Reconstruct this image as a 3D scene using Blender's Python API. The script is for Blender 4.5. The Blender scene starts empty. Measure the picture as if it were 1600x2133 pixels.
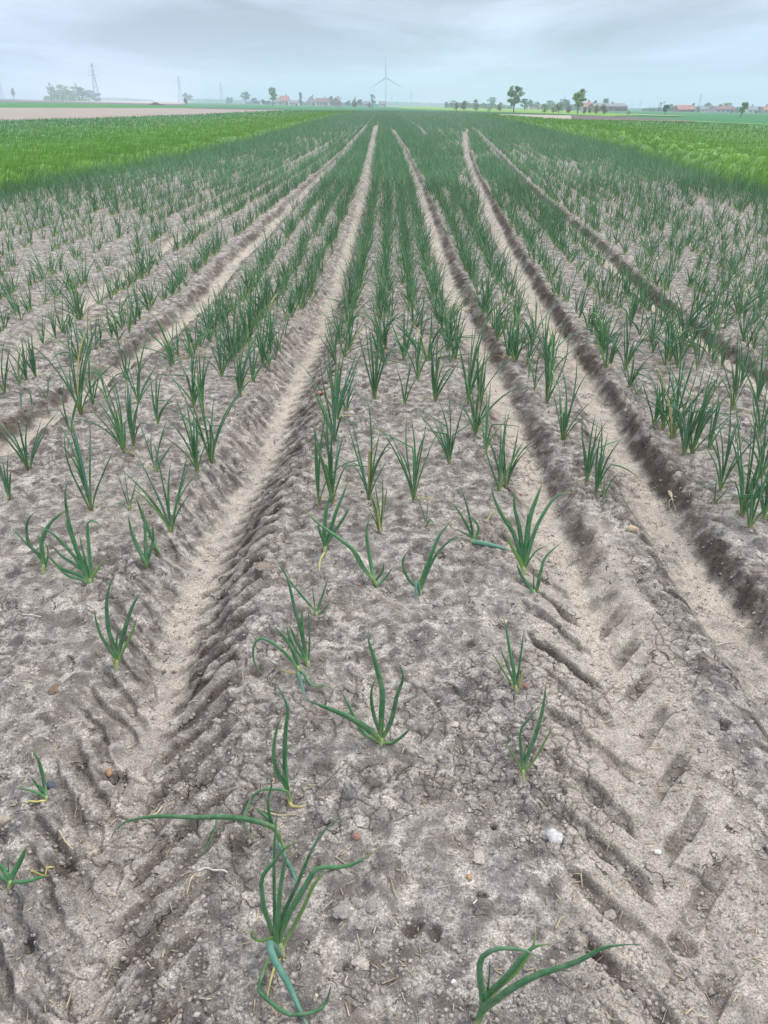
import bpy, math, random
import numpy as np
from mathutils import Vector

random.seed(7)
RNG = np.random.default_rng(11)
scene = bpy.context.scene
COL = scene.collection
PI = math.pi

# ------------------------------------------------------------------ camera
CAM_H, F_PX, HORIZON = 1.5, 1602.0, 210.0
PITCH = math.atan((1066.5 - HORIZON) / F_PX)
CP, SP = math.cos(PITCH), math.sin(PITCH)
cam_data = bpy.data.cameras.new('camera')
cam = bpy.data.objects.new('camera', cam_data)
COL.objects.link(cam)
cam.location = (0, 0, CAM_H)
cam.rotation_euler = (PI / 2 - PITCH, 0, 0)
cam_data.sensor_fit = 'HORIZONTAL'
cam_data.sensor_width = 36
cam_data.lens = F_PX / 1600 * 36
cam_data.clip_start = 0.05
cam_data.clip_end = 20000
scene.camera = cam

# ------------------------------------------------------------------ terrain (the lie of the land)
S_DROP, S_TILT, T0, T1R = 0.0039, 0.0166, 30.0, 60.0

def terrain(X, Y):
    d = np.maximum(Y - T0, 0.0)
    g = d * d / (d + T1R)
    return -(S_DROP + S_TILT * X / np.maximum(Y, 1.0)) * g

def ray(px, py):
    u, v = px - 800.0, py - 1066.5
    return np.array([u, F_PX * CP - v * SP, -(v * CP + F_PX * SP)])

def y_eff(px):
    return HORIZON + 8.0 + 0.01875 * (px - 800)

def at(px, py):
    """world point of the ground that the photograph shows at a pixel"""
    d = ray(px, py)
    d = d / d[1]
    lo, hi = 0.3, 2600.0
    f = lambda Y: CAM_H + d[2] * Y - float(terrain(d[0] * Y, Y))
    if f(hi) > 0:
        return np.array([d[0] * hi, hi, float(terrain(d[0] * hi, hi))])
    for _ in range(48):
        m = math.sqrt(lo * hi)
        if f(m) > 0: lo = m
        else: hi = m
    Y = lo
    return np.array([d[0] * Y, Y, float(terrain(d[0] * Y, Y))])

def px_m(Y, z=0.0):
    """pixels per metre at a forward distance"""
    return F_PX / (Y * CP + (CAM_H - z) * SP)

# ------------------------------------------------------------------ noise
def _hash(ix, iy, seed):
    h = (ix.astype(np.int64) * 374761393 + iy.astype(np.int64) * 668265263 + seed * 974634777) & 0xffffffff
    h = ((h ^ (h >> 13)) * 1274126177) & 0xffffffff
    h = (h ^ (h >> 16)) & 0xffffffff
    return (h & 0xffff) / 65535.0

def vn(x, y, seed=0):
    xf, yf = np.floor(x), np.floor(y)
    fx, fy = x - xf, y - yf
    fx = fx * fx * fx * (fx * (fx * 6 - 15) + 10)
    fy = fy * fy * fy * (fy * (fy * 6 - 15) + 10)
    a, b = _hash(xf, yf, seed), _hash(xf + 1, yf, seed)
    c, d = _hash(xf, yf + 1, seed), _hash(xf + 1, yf + 1, seed)
    return (a * (1 - fx) + b * fx) * (1 - fy) + (c * (1 - fx) + d * fx) * fy * 1.0

def vn2(x, y, seed=0):
    """two rotated layers, -1..1, hides the lattice"""
    c, s = 0.8253, 0.5646
    return vn(x, y, seed) + vn(c * x - s * y + 13.7, s * x + c * y - 5.1, seed + 57) - 1.0

def worley(x, y, seed=0):
    """distance between the two nearest cell points, and a random number per cell"""
    xf, yf = np.floor(x), np.floor(y)
    f1 = np.full_like(x, 9.0); f2 = np.full_like(x, 9.0); cid = np.zeros_like(x)
    for i in (-1, 0, 1):
        for j in (-1, 0, 1):
            cx, cy = xf + i, yf + j
            d = np.hypot(cx + .08 + .84 * _hash(cx, cy, seed) - x, cy + .08 + .84 * _hash(cx, cy, seed + 3) - y)
            near = d < f1
            f2 = np.where(near, f1, np.minimum(f2, d))
            cid = np.where(near, _hash(cx, cy, seed + 9), cid)
            f1 = np.where(near, d, f1)
    return f2 - f1, cid

def sst(a, b, x):
    t = np.clip((x - a) / (b - a), 0, 1)
    return t * t * (3 - 2 * t)

# ------------------------------------------------------------------ wheel ruts, as seen in the photograph
RUT_PX = {
    'outer': [(745, 265), (700, 297), (620, 345), (560, 380), (470, 430), (330, 520), (160, 640), (0, 760)],
    'left': [(765, 262), (735, 300), (690, 345), (600, 430), (490, 540), (420, 620), (330, 705), (230, 765), (120, 845), (30, 905), (-160, 1030)],
    'central': [(785, 262), (783, 270), (770, 330), (762, 380), (735, 480), (705, 570), (665, 680), (610, 800), (565, 900), (515, 990), (458, 1080), (415, 1180), (372, 1300), (325, 1450), (290, 1600), (255, 1750), (200, 1950), (160, 2133)],
    'tread': [(815, 270), (840, 310), (870, 380), (900, 470), (930, 570), (980, 680), (1030, 780), (1080, 900), (1130, 1050), (1180, 1160), (1232, 1290), (1285, 1450), (1340, 1620), (1400, 1850), (1450, 2050), (1480, 2133)],
    'dark': [(967, 275), (973, 320), (985, 360), (1010, 410), (1050, 500), (1100, 590), (1160, 690), (1230, 800), (1295, 930), (1370, 1050), (1455, 1170), (1560, 1330), (1640, 1450), (1760, 1640), (1900, 1900)],
    'far_right': [(985, 268), (1000, 282), (1060, 350), (1120, 410), (1230, 500), (1330, 600), (1450, 690), (1560, 770), (1640, 830), (1800, 950)],
}
#           half width bottom, top, depth, wall darkening left, right: moist soil plus painted shade
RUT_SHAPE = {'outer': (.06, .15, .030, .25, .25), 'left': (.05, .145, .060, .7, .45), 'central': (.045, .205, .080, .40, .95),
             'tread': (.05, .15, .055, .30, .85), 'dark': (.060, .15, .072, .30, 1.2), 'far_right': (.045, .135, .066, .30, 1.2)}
RUTS = {}
for k, pts in RUT_PX.items():
    w = sorted([tuple(at(*p)[:2]) for p in pts], key=lambda q: q[1])
    RUTS[k] = (np.array([q[1] for q in w]), np.array([q[0] for q in w]))

def rut_x(name, Y):
    yy, xx = RUTS[name]
    r = np.interp(Y, yy, xx)
    return r

HOLES = []
def near_detail(X, Y, spacing, want_masks=False):
    """height of the worked soil over the lie of the land; spacing = size of the mesh cells there"""
    sp = spacing
    fade = lambda wl: np.clip((wl / sp - 2.0) / 2.5, 0, 1)
    far = 1 - sst(22, 45, Y)
    w1 = vn2(X / .09, Y / .09, 5); w2 = vn2(X / .035, Y / .035, 6); w3 = vn2(X / .45, Y / .45, 7)
    z = .012 * vn2(X / .8, Y / .8, 1) + .008 * w3
    rough = np.ones_like(X)
    sand = np.zeros_like(X); damp = np.zeros_like(X); shoulder = np.zeros_like(X)
    P = .166
    for name, (b0, b1, dep, dl, dr) in RUT_SHAPE.items():
        yy, xx = RUTS[name]
        s = X - rut_x(name, Y)
        s = s + .016 * w1 + .009 * w2 + .02 * w3
        a = np.abs(s)
        live = sst(0, .6, 1.05 * yy[-1] - Y)
        depth = dep * (1 + .22 * vn2(Y / .9, Y * 0 + 3.3, 9)) * live * (1 - .4 * sst(8, 25, Y))
        if name == 'tread':
            depth = depth * (.30 + .70 * sst(1.75, 2.7, Y))
        if name == 'central':
            depth = depth * (.38 + .62 * sst(1.15, 2.1, Y))
        yq = Y + .014 * w1 + .007 * w2 + .04 * w3 + .03 * vn2(X / .22, Y / .22, 23)
        P = {'tread': .166, 'central': .108}.get(name, .125)
        q = (yq - 1.15 * a) / P + np.where(s < 0, .5, 0.0) + .25
        q = q - np.floor(q)
        if name == 'tread':
            imp = sst(0, .045, q) * (1 - sst(.33, .44 + .08 * w1, q)) * np.clip(.85 + .25 * w1 + .15 * w2 + .75 * vn2(X / .13, Y / .13, 27), .08, 1.15)
        else:
            imp = sst(0, .07, q) * (1 - sst(.40, .56, q))
        imp = imp * fade(P * 1.3) * sst(-.75, -.1, vn2(X / .3, Y / .3, 21) + .25)
        bb1 = b1 + (.022 if name != 'central' else .03) * imp * (.4 + .6 * (dep > .05))
        prof = 1 - sst(b0, 1.0, (a - b0) / (bb1 - b0) * (1 - b0) + b0) if False else 1 - sst(0, 1, (a - b0) / (bb1 - b0))
        z = z - depth * prof
        lugmask = (1 - sst(.15, .20, a)) * sst(.008, .03, a)
        lug = .006
        if name == 'tread':
            lug = .012 + .010 * (1 - sst(2.0, 3.2, Y))
            rough = rough * (1 - .55 * (1 - sst(.17, .27, a)) * (1 - sst(2.4, 3.4, Y)))
            lugmask = np.where(s < 0, (1 - sst(.175 + .03 * w3, .215 + .03 * w3, a)), (1 - sst(.11, .15, a)) * .7) * sst(.02, .045, a)
        if name == 'central':
            lug = np.where(s < 0, .009 + .010 * (1 - sst(1.4, 2.1, Y)), .021) * np.clip(.9 + .7 * vn2(X / .19, Y / .19, 24), .35, 1.4)
            rough = rough * (1 - .50 * (1 - sst(.20, .28, a)))
            lugmask = (1 - sst(.20, .25, a)) * sst(.005, .05, a)
            ribs = imp * (s > 0) * lugmask
        if name == 'outer': lug = .003
        z = z - lug * imp * lugmask * live
        bm = np.exp(-((a - bb1 - .03) / .035) ** 2) * live
        z = z + bm * (.008 + .008 * w1 + .006 * w2) * (dep / .08)
        shoulder = np.maximum(shoulder, np.exp(-((a - bb1 - .05) / .07) ** 2) * live)
        bottom = (1 - sst(b0 * .6, b0 * 1.9, a)) * live
        rough = rough * (1 - .55 * bottom)
        sand = np.maximum(sand, bottom * np.clip(.78 + .35 * w1 + .35 * w3 + .25 * w2, 0, 1) * (.45 + .55 * sst(1.2, 2.2, Y)) * (1 - .80 * sst(7, 20, Y)))
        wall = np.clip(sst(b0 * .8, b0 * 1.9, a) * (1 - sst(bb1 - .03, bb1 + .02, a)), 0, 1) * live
        wd = np.where(s < 0, dl, dr) * wall * (.85 + .55 * w1 + .4 * w2 + .7 * vn2(X / .2, Y / .2, 26))  # wall tone: moist cut soil plus shade put into the colour
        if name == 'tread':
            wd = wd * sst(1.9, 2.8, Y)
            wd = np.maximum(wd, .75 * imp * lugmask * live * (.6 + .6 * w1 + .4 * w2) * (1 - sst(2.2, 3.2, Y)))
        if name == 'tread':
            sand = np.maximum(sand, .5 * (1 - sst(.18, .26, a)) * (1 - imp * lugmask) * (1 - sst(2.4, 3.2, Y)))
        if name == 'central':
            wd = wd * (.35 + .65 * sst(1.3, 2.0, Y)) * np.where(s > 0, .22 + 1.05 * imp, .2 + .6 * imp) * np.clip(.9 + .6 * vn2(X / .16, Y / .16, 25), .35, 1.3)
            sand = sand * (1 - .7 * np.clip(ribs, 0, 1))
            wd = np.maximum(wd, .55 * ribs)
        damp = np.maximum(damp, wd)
        z = z + wall * (.009 * w2 + .008 * np.abs(w1)) * (dep / .08)
    bill = np.abs(w1) - .35
    lump = vn2(X / .05, Y / .05, 11)
    z = z + rough * (.011 * bill * fade(.09) + .0080 * np.tanh(2.2 * lump) * fade(.05) + .0062 * w2 * fade(.035)
                     + .0046 * vn2(X / .017, Y / .017, 12) * fade(.017) + .0022 * vn2(X / .008, Y / .008, 13) * fade(.008))
    pit = vn2(X / .055, Y / .055, 35)
    z = z - rough * .011 * sst(.38, .62, pit) * fade(.05)
    # stray hollows and broken crust
    h = vn2(X / .13, Y / .13, 31)
    z = z - .012 * sst(.42, .7, h) * fade(.1) + .009 * sst(.5, .56, vn2(X / .06, Y / .06, 33)) * fade(.04)
    # broken crust: plates of soil parted by cracks, in patches and on the shoulders of the ruts
    for wl, seed, thr, amp in ((.075, 51, .30, .0065), (.034, 52, .36, .0045)):
        ii = np.nonzero((Y < 5.5) & (Y > .3) & (sp < wl / 4))
        if len(ii[0]):
            xs, ys = X[ii], Y[ii]
            wx_ = xs / wl + .35 * w2[ii] + .25 * w1[ii]; wy_ = ys / wl + .35 * vn2(xs / .03, ys / .03, 53) + .25 * w3[ii]
            e, cid = worley(wx_, wy_, seed)
            mk = sst(thr - .06, thr + .10, vn2(xs / .33, ys / .33, seed + 20) + .35 * shoulder[ii] - .3 * sand[ii]) 
            lw = .10 + .10 * vn(xs / .1, ys / .1, 61)
            ln = 1 - sst(.02, lw, e)
            z[ii] += mk * (amp * (cid - .45) - .0055 * ln)
            damp[ii] = np.maximum(damp[ii], .6 * mk * ln ** 1.5)
    for hx, hy, hr, hd in HOLES:
        r_ = np.hypot((X - hx) + .4 * hr * w2, (Y - hy) + .4 * hr * w1) / hr
        k_ = 1 - sst(.45, 1.0, r_)
        z = z - hd * k_; damp = np.maximum(damp, .8 * k_)  # also darkens the soil colour inside each hollow
    z = z * far
    if want_masks:
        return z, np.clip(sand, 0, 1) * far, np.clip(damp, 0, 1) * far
    return z

def ground(X, Y):
    X = np.asarray(X, float); Y = np.asarray(Y, float)
    return terrain(X, Y) + near_detail(X, Y, np.full_like(X, .006))

def gz(x, y):
    return float(ground(np.array([x]), np.array([y]))[0])

for hx, hy, hw, hd in ((497, 1748, 34, .016), (1006, 1866, 16, .02), (862, 1938, 30, .012), (905, 1946, 24, .012), (333, 1363, 8, .018), (356, 1363, 7, .018), (982, 1338, 14, .014), (1500, 1512, 20, .02),
                      (560, 1580, 20, .014), (1030, 1722, 10, .014), (222, 1590, 26, .012), (130, 1790, 34, .016), (60, 1948, 26, .012), (1425, 1955, 34, .014), (1240, 1985, 16, .012), (720, 2010, 9, .014), (640, 1965, 10, .01), (1160, 1560, 14, .01)):
    p_ = at(hx, hy); HOLES.append((p_[0], p_[1], hw / px_m(p_[1]), hd))

# ------------------------------------------------------------------ material helpers
def new_mat(name):
    m = bpy.data.materials.new(name); m.use_nodes = True
    nt = m.node_tree
    return m, nt, nt.nodes['Principled BSDF']

class G:
    def __init__(self, nt): self.nt = nt
    def n(self, t, **kw):
        nd = self.nt.nodes.new(t)
        for k, v in kw.items(): setattr(nd, k, v)
        return nd
    def l(self, a, b): self.nt.links.new(a, b)
    def coord(self): return self.n('ShaderNodeNewGeometry').outputs['Position']
    def noise(self, vec, scale, detail=4, rough=.55, dist=0.0):
        nd = self.n('ShaderNodeTexNoise'); nd.inputs['Scale'].default_value = scale
        nd.inputs['Detail'].default_value = detail; nd.inputs['Roughness'].default_value = rough
        nd.inputs['Distortion'].default_value = dist
        if vec is not None: self.l(vec, nd.inputs['Vector'])
        return nd.outputs['Fac']
    def ramp(self, fac, stops):
        nd = self.n('ShaderNodeValToRGB')
        e = nd.color_ramp.elements
        while len(e) < len(stops): e.new(.5)
        for el, (p, c) in zip(e, stops):
            el.position = p
            el.color = (c, c, c, 1) if isinstance(c, (int, float)) else (*c, 1)
        self.l(fac, nd.inputs['Fac'])
        return nd.outputs['Color']
    def mix(self, fac, a, b, mode='MIX'):
        nd = self.n('ShaderNodeMixRGB', blend_type=mode)
        for s, v in (('Fac', fac), ('Color1', a), ('Color2', b)):
            if isinstance(v, (int, float)): nd.inputs[s].default_value = v if s == 'Fac' else (v, v, v, 1)
            elif isinstance(v, tuple): nd.inputs[s].default_value = (*v, 1)
            else: self.l(v, nd.inputs[s])
        return nd.outputs['Color']
    def math(self, op, a, b=0.0, c=None):
        nd = self.n('ShaderNodeMath', operation=op)
        for i, v in enumerate((a, b) if c is None else (a, b, c)):
            if isinstance(v, (int, float)): nd.inputs[i].default_value = v
            else: self.l(v, nd.inputs[i])
        return nd.outputs[0]
    def attr(self, name):
        return self.n('ShaderNodeAttribute', attribute_name=name)
    def bump(self, h, strength, dist, normal=None):
        nd = self.n('ShaderNodeBump'); nd.inputs['Strength'].default_value = strength
        nd.inputs['Distance'].default_value = dist
        self.l(h, nd.inputs['Height'])
        if normal is not None: self.l(normal, nd.inputs['Normal'])
        return nd.outputs['Normal']

MATS = {}
def simple(name, col, rough=.7, var=.25, scale=6.0, spec=.3):
    if name in MATS: return MATS[name]
    m, nt, p = new_mat(name); g = G(nt)
    f = g.noise(g.coord(), scale, 4)
    c = g.ramp(f, [(.3, tuple(x * (1 - var) for x in col)), (.7, tuple(min(1, x * (1 + var)) for x in col))])
    g.l(c, p.inputs['Base Color'])
    p.inputs['Roughness'].default_value = rough
    p.inputs['Specular IOR Level'].default_value = spec
    MATS[name] = m
    return m

def soil_material():
    m, nt, p = new_mat('worked_soil'); g = G(nt)
    pos = g.coord()
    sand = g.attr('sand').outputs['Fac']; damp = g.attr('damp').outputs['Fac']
    n_big = g.noise(pos, 2.2, 3)
    n_mid = g.noise(pos, 13, 5, .6, .1)
    n_sm = g.noise(pos, 46, 6, .72)
    n_fine = g.noise(pos, 190, 3, .7)
    n_grain = g.noise(pos, 520, 3, .6)
    # grey sealed crust, paler washed sand between, dark crumb patches
    crust = g.ramp(n_sm, [(.36, (.170, .152, .142)), (.50, (.33, .300, .280)), (.64, (.51, .468, .437))])
    washed = g.ramp(n_fine, [(.34, (.39, .345, .308)), (.64, (.76, .690, .615))])
    patch = g.ramp(g.math('ADD', g.math('MULTIPLY', n_mid, .6), g.math('MULTIPLY', n_sm, .5)), [(.50, 0.0), (.64, 1.0)])
    base = g.mix(patch, crust, washed)
    darkp = g.ramp(g.noise(pos, 23, 4, .6, .1), [(.49, 0.0), (.565, .86)])
    darkp = g.math('MULTIPLY', darkp, g.ramp(g.noise(pos, 3.4, 3), [(.36, .45), (.60, 1.0)]))
    base = g.mix(g.math('MULTIPLY', darkp, g.math('SUBTRACT', 1.0, g.math('MULTIPLY', sand, .9))), base, (.098, .086, .081))
    dark2 = g.math('MULTIPLY', g.ramp(g.noise(pos, 8.5, 6, .68, .1), [(.52, 0.0), (.60, .62)]), g.math('SUBTRACT', 1.0, g.math('MULTIPLY', sand, .9)))
    base = g.mix(dark2, base, (.135, .117, .106))
    warm = g.ramp(n_big, [(.38, 0.0), (.7, .26)])
    base = g.mix(warm, base, (.47, .39, .31))
    sandc = g.ramp(n_fine, [(.28, (.40, .335, .272)), (.68, (.70, .610, .505))])
    sf = g.math('MULTIPLY', sand, g.ramp(g.noise(pos, 24, 5, .65, .5), [(.30, .25), (.52, 1.0)]))
    base = g.mix(g.math('MULTIPLY', sf, .9), base, sandc)
    damp_shade_col = g.ramp(n_sm, [(.3, (.045, .035, .030)), (.76, (.150, .118, .096))])  # dark brown of moist soil and of the shade painted on rut walls
    base = g.mix(g.math('MULTIPLY', damp, .92), base, damp_shade_col)
    # grains
    base = g.mix(.6, base, g.ramp(n_grain, [(.30, .35), (.50, 1.0), (.70, 1.6)]), 'MULTIPLY')
    base = g.mix(.55, base, g.ramp(n_fine, [(.32, .45), (.5, 1.0), (.68, 1.35)]), 'MULTIPLY')
    # shrinkage cracks
    warp = g.n('ShaderNodeVectorMath', operation='ADD')
    nv = g.n('ShaderNodeTexNoise'); nv.inputs['Scale'].default_value = 26; nv.inputs['Detail'].default_value = 3
    g.l(pos, nv.inputs['Vector'])
    sc = g.n('ShaderNodeVectorMath', operation='SCALE'); sc.inputs['Scale'].default_value = .075
    g.l(nv.outputs['Color'], sc.inputs[0]); g.l(pos, warp.inputs[0]); g.l(sc.outputs[0], warp.inputs[1])
    v = g.n('ShaderNodeTexVoronoi', feature='DISTANCE_TO_EDGE'); v.inputs['Scale'].default_value = 15
    g.l(warp.outputs[0], v.inputs['Vector'])
    line = g.ramp(v.outputs['Distance'], [(.008, 1.0), (.036, 0.0)])
    cm = g.ramp(g.noise(pos, 11, 4), [(.56, 0.0), (.64, 1.0)])
    crack = g.math('MULTIPLY', line, cm)
    base = g.mix(g.math('MULTIPLY', crack, .8), base, (.045, .037, .032))
    g.l(base, p.inputs['Base Color'])
    p.inputs['Roughness'].default_value = .95
    p.inputs['Specular IOR Level'].default_value = .12
    h = g.math('ADD', g.math('MULTIPLY', n_fine, .5), g.math('MULTIPLY', n_grain, .22))
    h = g.math('ADD', h, g.math('MULTIPLY', n_sm, .9))
    h = g.math('SUBTRACT', h, g.math('MULTIPLY', crack, .8))
    g.l(g.bump(h, .9, .012), p.inputs['Normal'])
    return m

def leaf_material(name, col, tip, base_col, dry=0.0):
    m, nt, p = new_mat(name); g = G(nt)
    al = g.attr('along').outputs['Fac']; tint = g.attr('tint').outputs['Fac']
    f = g.noise(g.coord(), 90, 3)
    c = g.mix(tint, tuple(x * .72 for x in col), tuple(min(1, x * 1.35) for x in col))
    c = g.mix(g.ramp(f, [(.35, 0.0), (.7, .30)]), c, tuple(min(1, x * 1.9) for x in col))
    dust = g.ramp(g.noise(g.coord(), 34, 5, .7), [(.44, 0.0), (.68, .52)])
    c = g.mix(dust, c, (.20, .27, .19))
    c = g.mix(g.ramp(al, [(.015, 1.0), (.10, .35), (.26, 0.0)]), c, base_col)
    tf = g.ramp(al, [(.86, 0.0), (.97, 1.0)])
    c = g.mix(g.math('MULTIPLY', tf, g.ramp(tint, [(.15, .0), (.55, .85)])), c, tip)
    g.l(c, p.inputs['Base Color'])
    g.l(g.ramp(f, [(.3, .42), (.7, .62)]), p.inputs['Roughness'])
    p.inputs['Specular IOR Level'].default_value = .42
    p.inputs['Sheen Weight'].default_value = .06
    p.inputs['Sheen Roughness'].default_value = .4
    p.inputs['Subsurface Weight'].default_value = 0.0
    return m

M_SOIL = soil_material()
M_LEAF = leaf_material('onion_leaf_green', (.044, .150, .053), (.38, .30, .10), (.36, .44, .14))
M_LEAF_PALE = leaf_material('onion_leaf_pale', (.13, .24, .055), (.45, .36, .15), (.40, .47, .17))
M_LEAF_DRY = leaf_material('onion_leaf_yellowed', (.44, .38, .13), (.45, .33, .18), (.45, .46, .2), 1.0)
M_LEAF_BLUE = leaf_material('onion_leaf_waxy', (.075, .205, .150), (.35, .36, .2), (.18, .34, .20))
M_NECK = simple('onion_neck', (.33, .40, .19), .5, .2, 60)
M_FAR_ONION = leaf_material('onion_mass_leaf', (.092, .225, .098), (.12, .16, .07), (.16, .24, .09))
M_STRAW = simple('straw', (.52, .43, .28), .8, .35, 40)
M_WHEAT = None

# ------------------------------------------------------------------ object helpers
def link_mesh(name, verts, faces, mat, parent=None, smooth=True, attrs=None, mats=None, mat_idx=None):
    me = bpy.data.meshes.new(name)
    verts = np.asarray(verts, dtype=np.float32).reshape(-1, 3)
    if isinstance(faces, np.ndarray):
        nf, k = faces.shape
        me.vertices.add(len(verts)); me.vertices.foreach_set('co', verts.ravel())
        me.loops.add(nf * k); me.loops.foreach_set('vertex_index', faces.astype(np.int32).ravel())
        me.polygons.add(nf)
        me.polygons.foreach_set('loop_start', np.arange(0, nf * k, k, dtype=np.int32))
        try: me.polygons.foreach_set('loop_total', np.full(nf, k, dtype=np.int32))
        except Exception: pass
        me.update(calc_edges=True)
    else:
        me.from_pydata([tuple(map(float, v)) for v in verts], [], faces)
        me.update()
    if smooth:
        me.polygons.foreach_set('use_smooth', np.ones(len(me.polygons), dtype=bool))
    if attrs:
        for an, av in attrs.items():
            a = me.attributes.new(an, 'FLOAT', 'POINT')
            a.data.foreach_set('value', np.asarray(av, dtype=np.float32).ravel())
    for mm in (mats or [mat]): me.materials.append(mm)
    if mat_idx is not None: me.polygons.foreach_set('material_index', np.asarray(mat_idx, dtype=np.int32))
    o = bpy.data.objects.new(name, me)
    COL.objects.link(o)
    if parent is not None: o.parent = parent
    return o

def tag(o, label, cat=None, group=None, kind=None):
    o['label'] = label
    if cat: o['category'] = cat
    if group: o['group'] = group
    if kind: o['kind'] = kind
    return o

def empty(name, loc, rz=0.0):
    o = bpy.data.objects.new(name, None); COL.objects.link(o)
    o.location = tuple(map(float, loc)); o.rotation_euler = (0, 0, rz)
    o.empty_display_size = .05
    return o

def tube(path, radii, sides=6, flat=1.0, cap=True):
    """verts, faces (list), along of a tapered tube through path"""
    path = np.asarray(path, float); n = len(path)
    tang = np.gradient(path, axis=0)
    tang /= np.linalg.norm(tang, axis=1)[:, None] + 1e-9
    ref = np.array([0.0, 1.0, 0.0]) if abs(tang[0][1]) < .8 else np.array([1.0, 0, 0])
    u = np.cross(tang[0], ref); u /= np.linalg.norm(u)
    V = []; A = []
    for i in range(n):
        u = u - tang[i] * np.dot(u, tang[i]); u /= np.linalg.norm(u) + 1e-9
        w = np.cross(tang[i], u)
        for k in range(sides):
            a = 2 * PI * k / sides
            V.append(path[i] + radii[i] * (math.cos(a) * u + flat * math.sin(a) * w)); A.append(i / (n - 1))
    Fc = []
    for i in range(n - 1):
        for k in range(sides):
            k2 = (k + 1) % sides
            Fc.append((i * sides + k, i * sides + k2, (i + 1) * sides + k2, (i + 1) * sides + k))
    if cap:
        Fc.append(tuple(range(sides))[::-1]); Fc.append(tuple((n - 1) * sides + k for k in range(sides)))
    return V, Fc, A

def catmull(pts, n):
    P = np.asarray(pts, float)
    if len(P) == 2: P = np.array([P[0], (P[0] + P[1]) / 2, P[1]])
    d = np.r_[0, np.cumsum(np.linalg.norm(np.diff(P, axis=0), axis=1))]
    ext = np.vstack([2 * P[0] - P[1], P, 2 * P[-1] - P[-2]])
    out = []
    for s in np.linspace(0, d[-1], n):
        i = min(max(np.searchsorted(d, s) - 1, 0), len(P) - 2)
        t = (s - d[i]) / max(d[i + 1] - d[i], 1e-9)
        p0, p1, p2, p3 = ext[i], ext[i + 1], ext[i + 2], ext[i + 3]
        out.append(.5 * (2 * p1 + (p2 - p0) * t + (2 * p0 - 5 * p1 + 4 * p2 - p3) * t * t + (3 * p1 - p0 - 3 * p2 + p3) * t ** 3))
    return np.array(out)

class Acc:
    """collects shapes for ONE mesh"""
    def __init__(self): self.v = []; self.f = []; self.m = []
    def add(self, V, Fc, mi=0):
        b = len(self.v); self.v.extend([tuple(map(float, q)) for q in V])
        self.f.extend([tuple(b + i for i in fc) for fc in Fc]); self.m.extend([mi] * len(Fc))
    def box(self, c, s, rz=0.0, mi=0):
        cx, cy, cz = c; a, b, h = s[0] / 2, s[1] / 2, s[2] / 2
        co, si = math.cos(rz), math.sin(rz)
        V = []
        for dx, dy, dz in ((-a, -b, -h), (a, -b, -h), (a, b, -h), (-a, b, -h), (-a, -b, h), (a, -b, h), (a, b, h), (-a, b, h)):
            V.append((cx + dx * co - dy * si, cy + dx * si + dy * co, cz + dz))
        self.add(V, [(0, 3, 2, 1), (4, 5, 6, 7), (0, 1, 5, 4), (1, 2, 6, 5), (2, 3, 7, 6), (3, 0, 4, 7)], mi)
    def bar(self, p, q, r, sides=4, mi=0):
        V, Fc, _ = tube([p, (np.asarray(p, float) + np.asarray(q, float)) / 2, q], [r, r, r], sides); self.add(V, Fc, mi)
    def build(self, name, mat, parent=None, smooth=False, mats=None):
        return link_mesh(name, np.array(self.v), self.f, mat, parent, smooth, None, mats, self.m if mats else None)

# ------------------------------------------------------------------ the ground sheet
def build_ground():
    ys = []
    y = -4.0
    ys += list(np.linspace(-4, .35, 12))
    # spacing that grows with distance
    Y = .38
    while Y < 45:
        ys.append(Y)
        Y += max(.0026, .00052 * (Y * Y + 2.25) / 1.5 * 1.18)
    while Y < 3000:
        ys.append(Y); Y *= 1.07
    ys.append(3000.0)
    ys = np.array(ys)
    nc = 1300
    u = np.linspace(-1, 1, nc)
    half = 1.0 + .60 * np.maximum(ys, 0) + np.where(ys < .35, 3.0 * np.clip(-ys + .35, 0, 1), 0)
    X = half[:, None] * u[None, :]
    Yg = np.repeat(ys[:, None], nc, 1)
    dy = np.gradient(ys)
    spc = np.maximum(dy[:, None] * .6, (half * 2 / nc)[:, None]) * np.ones_like(X)
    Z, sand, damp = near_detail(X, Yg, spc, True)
    Z = Z + terrain(X, Yg)
    nr = len(ys)
    V = np.stack([X, Yg, Z], -1).reshape(-1, 3)
    idx = np.arange(nr * nc).reshape(nr, nc)
    Fc = np.stack([idx[:-1, :-1], idx[:-1, 1:], idx[1:, 1:], idx[1:, :-1]], -1).reshape(-1, 4)
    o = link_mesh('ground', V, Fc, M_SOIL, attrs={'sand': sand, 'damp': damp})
    tag(o, 'grey crusted sandy soil with wheel ruts and tread prints', 'soil', kind='structure')
    return o
build_ground()

# ------------------------------------------------------------------ onion plants
def leaf_radii(n, w):
    t = np.linspace(0, 1, n)
    return w / 2 * (.62 + .38 * sst(0, .22, t)) * np.clip(1 - t ** 3.2, .06, 1) ** .9

ONION_N = [0]
def make_leaf(path, width, mat, parent, n=13, sides=7, label=None, flat=.82):
    P = catmull(path, n)
    V, Fc, A = tube(P, leaf_radii(n, width), sides, flat)
    o = link_mesh('leaf', np.array(V), Fc, mat, parent, True, {'along': A, 'tint': [random.random()] * len(A)})
    if label: o['label'] = label
    return o

def make_neck(parent, top, r):
    pts = [(0, 0, -.015), (0, 0, .004), (top[0] * .5, top[1] * .5, top[2] * .5), tuple(top)]
    V, Fc, A = tube(catmull(pts, 6), [r * 1.15, r * 1.2, r * 1.05, r, r * .95, r * .8], 8)
    return link_mesh('neck', np.array(V), Fc, M_NECK, parent, True)

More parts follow.
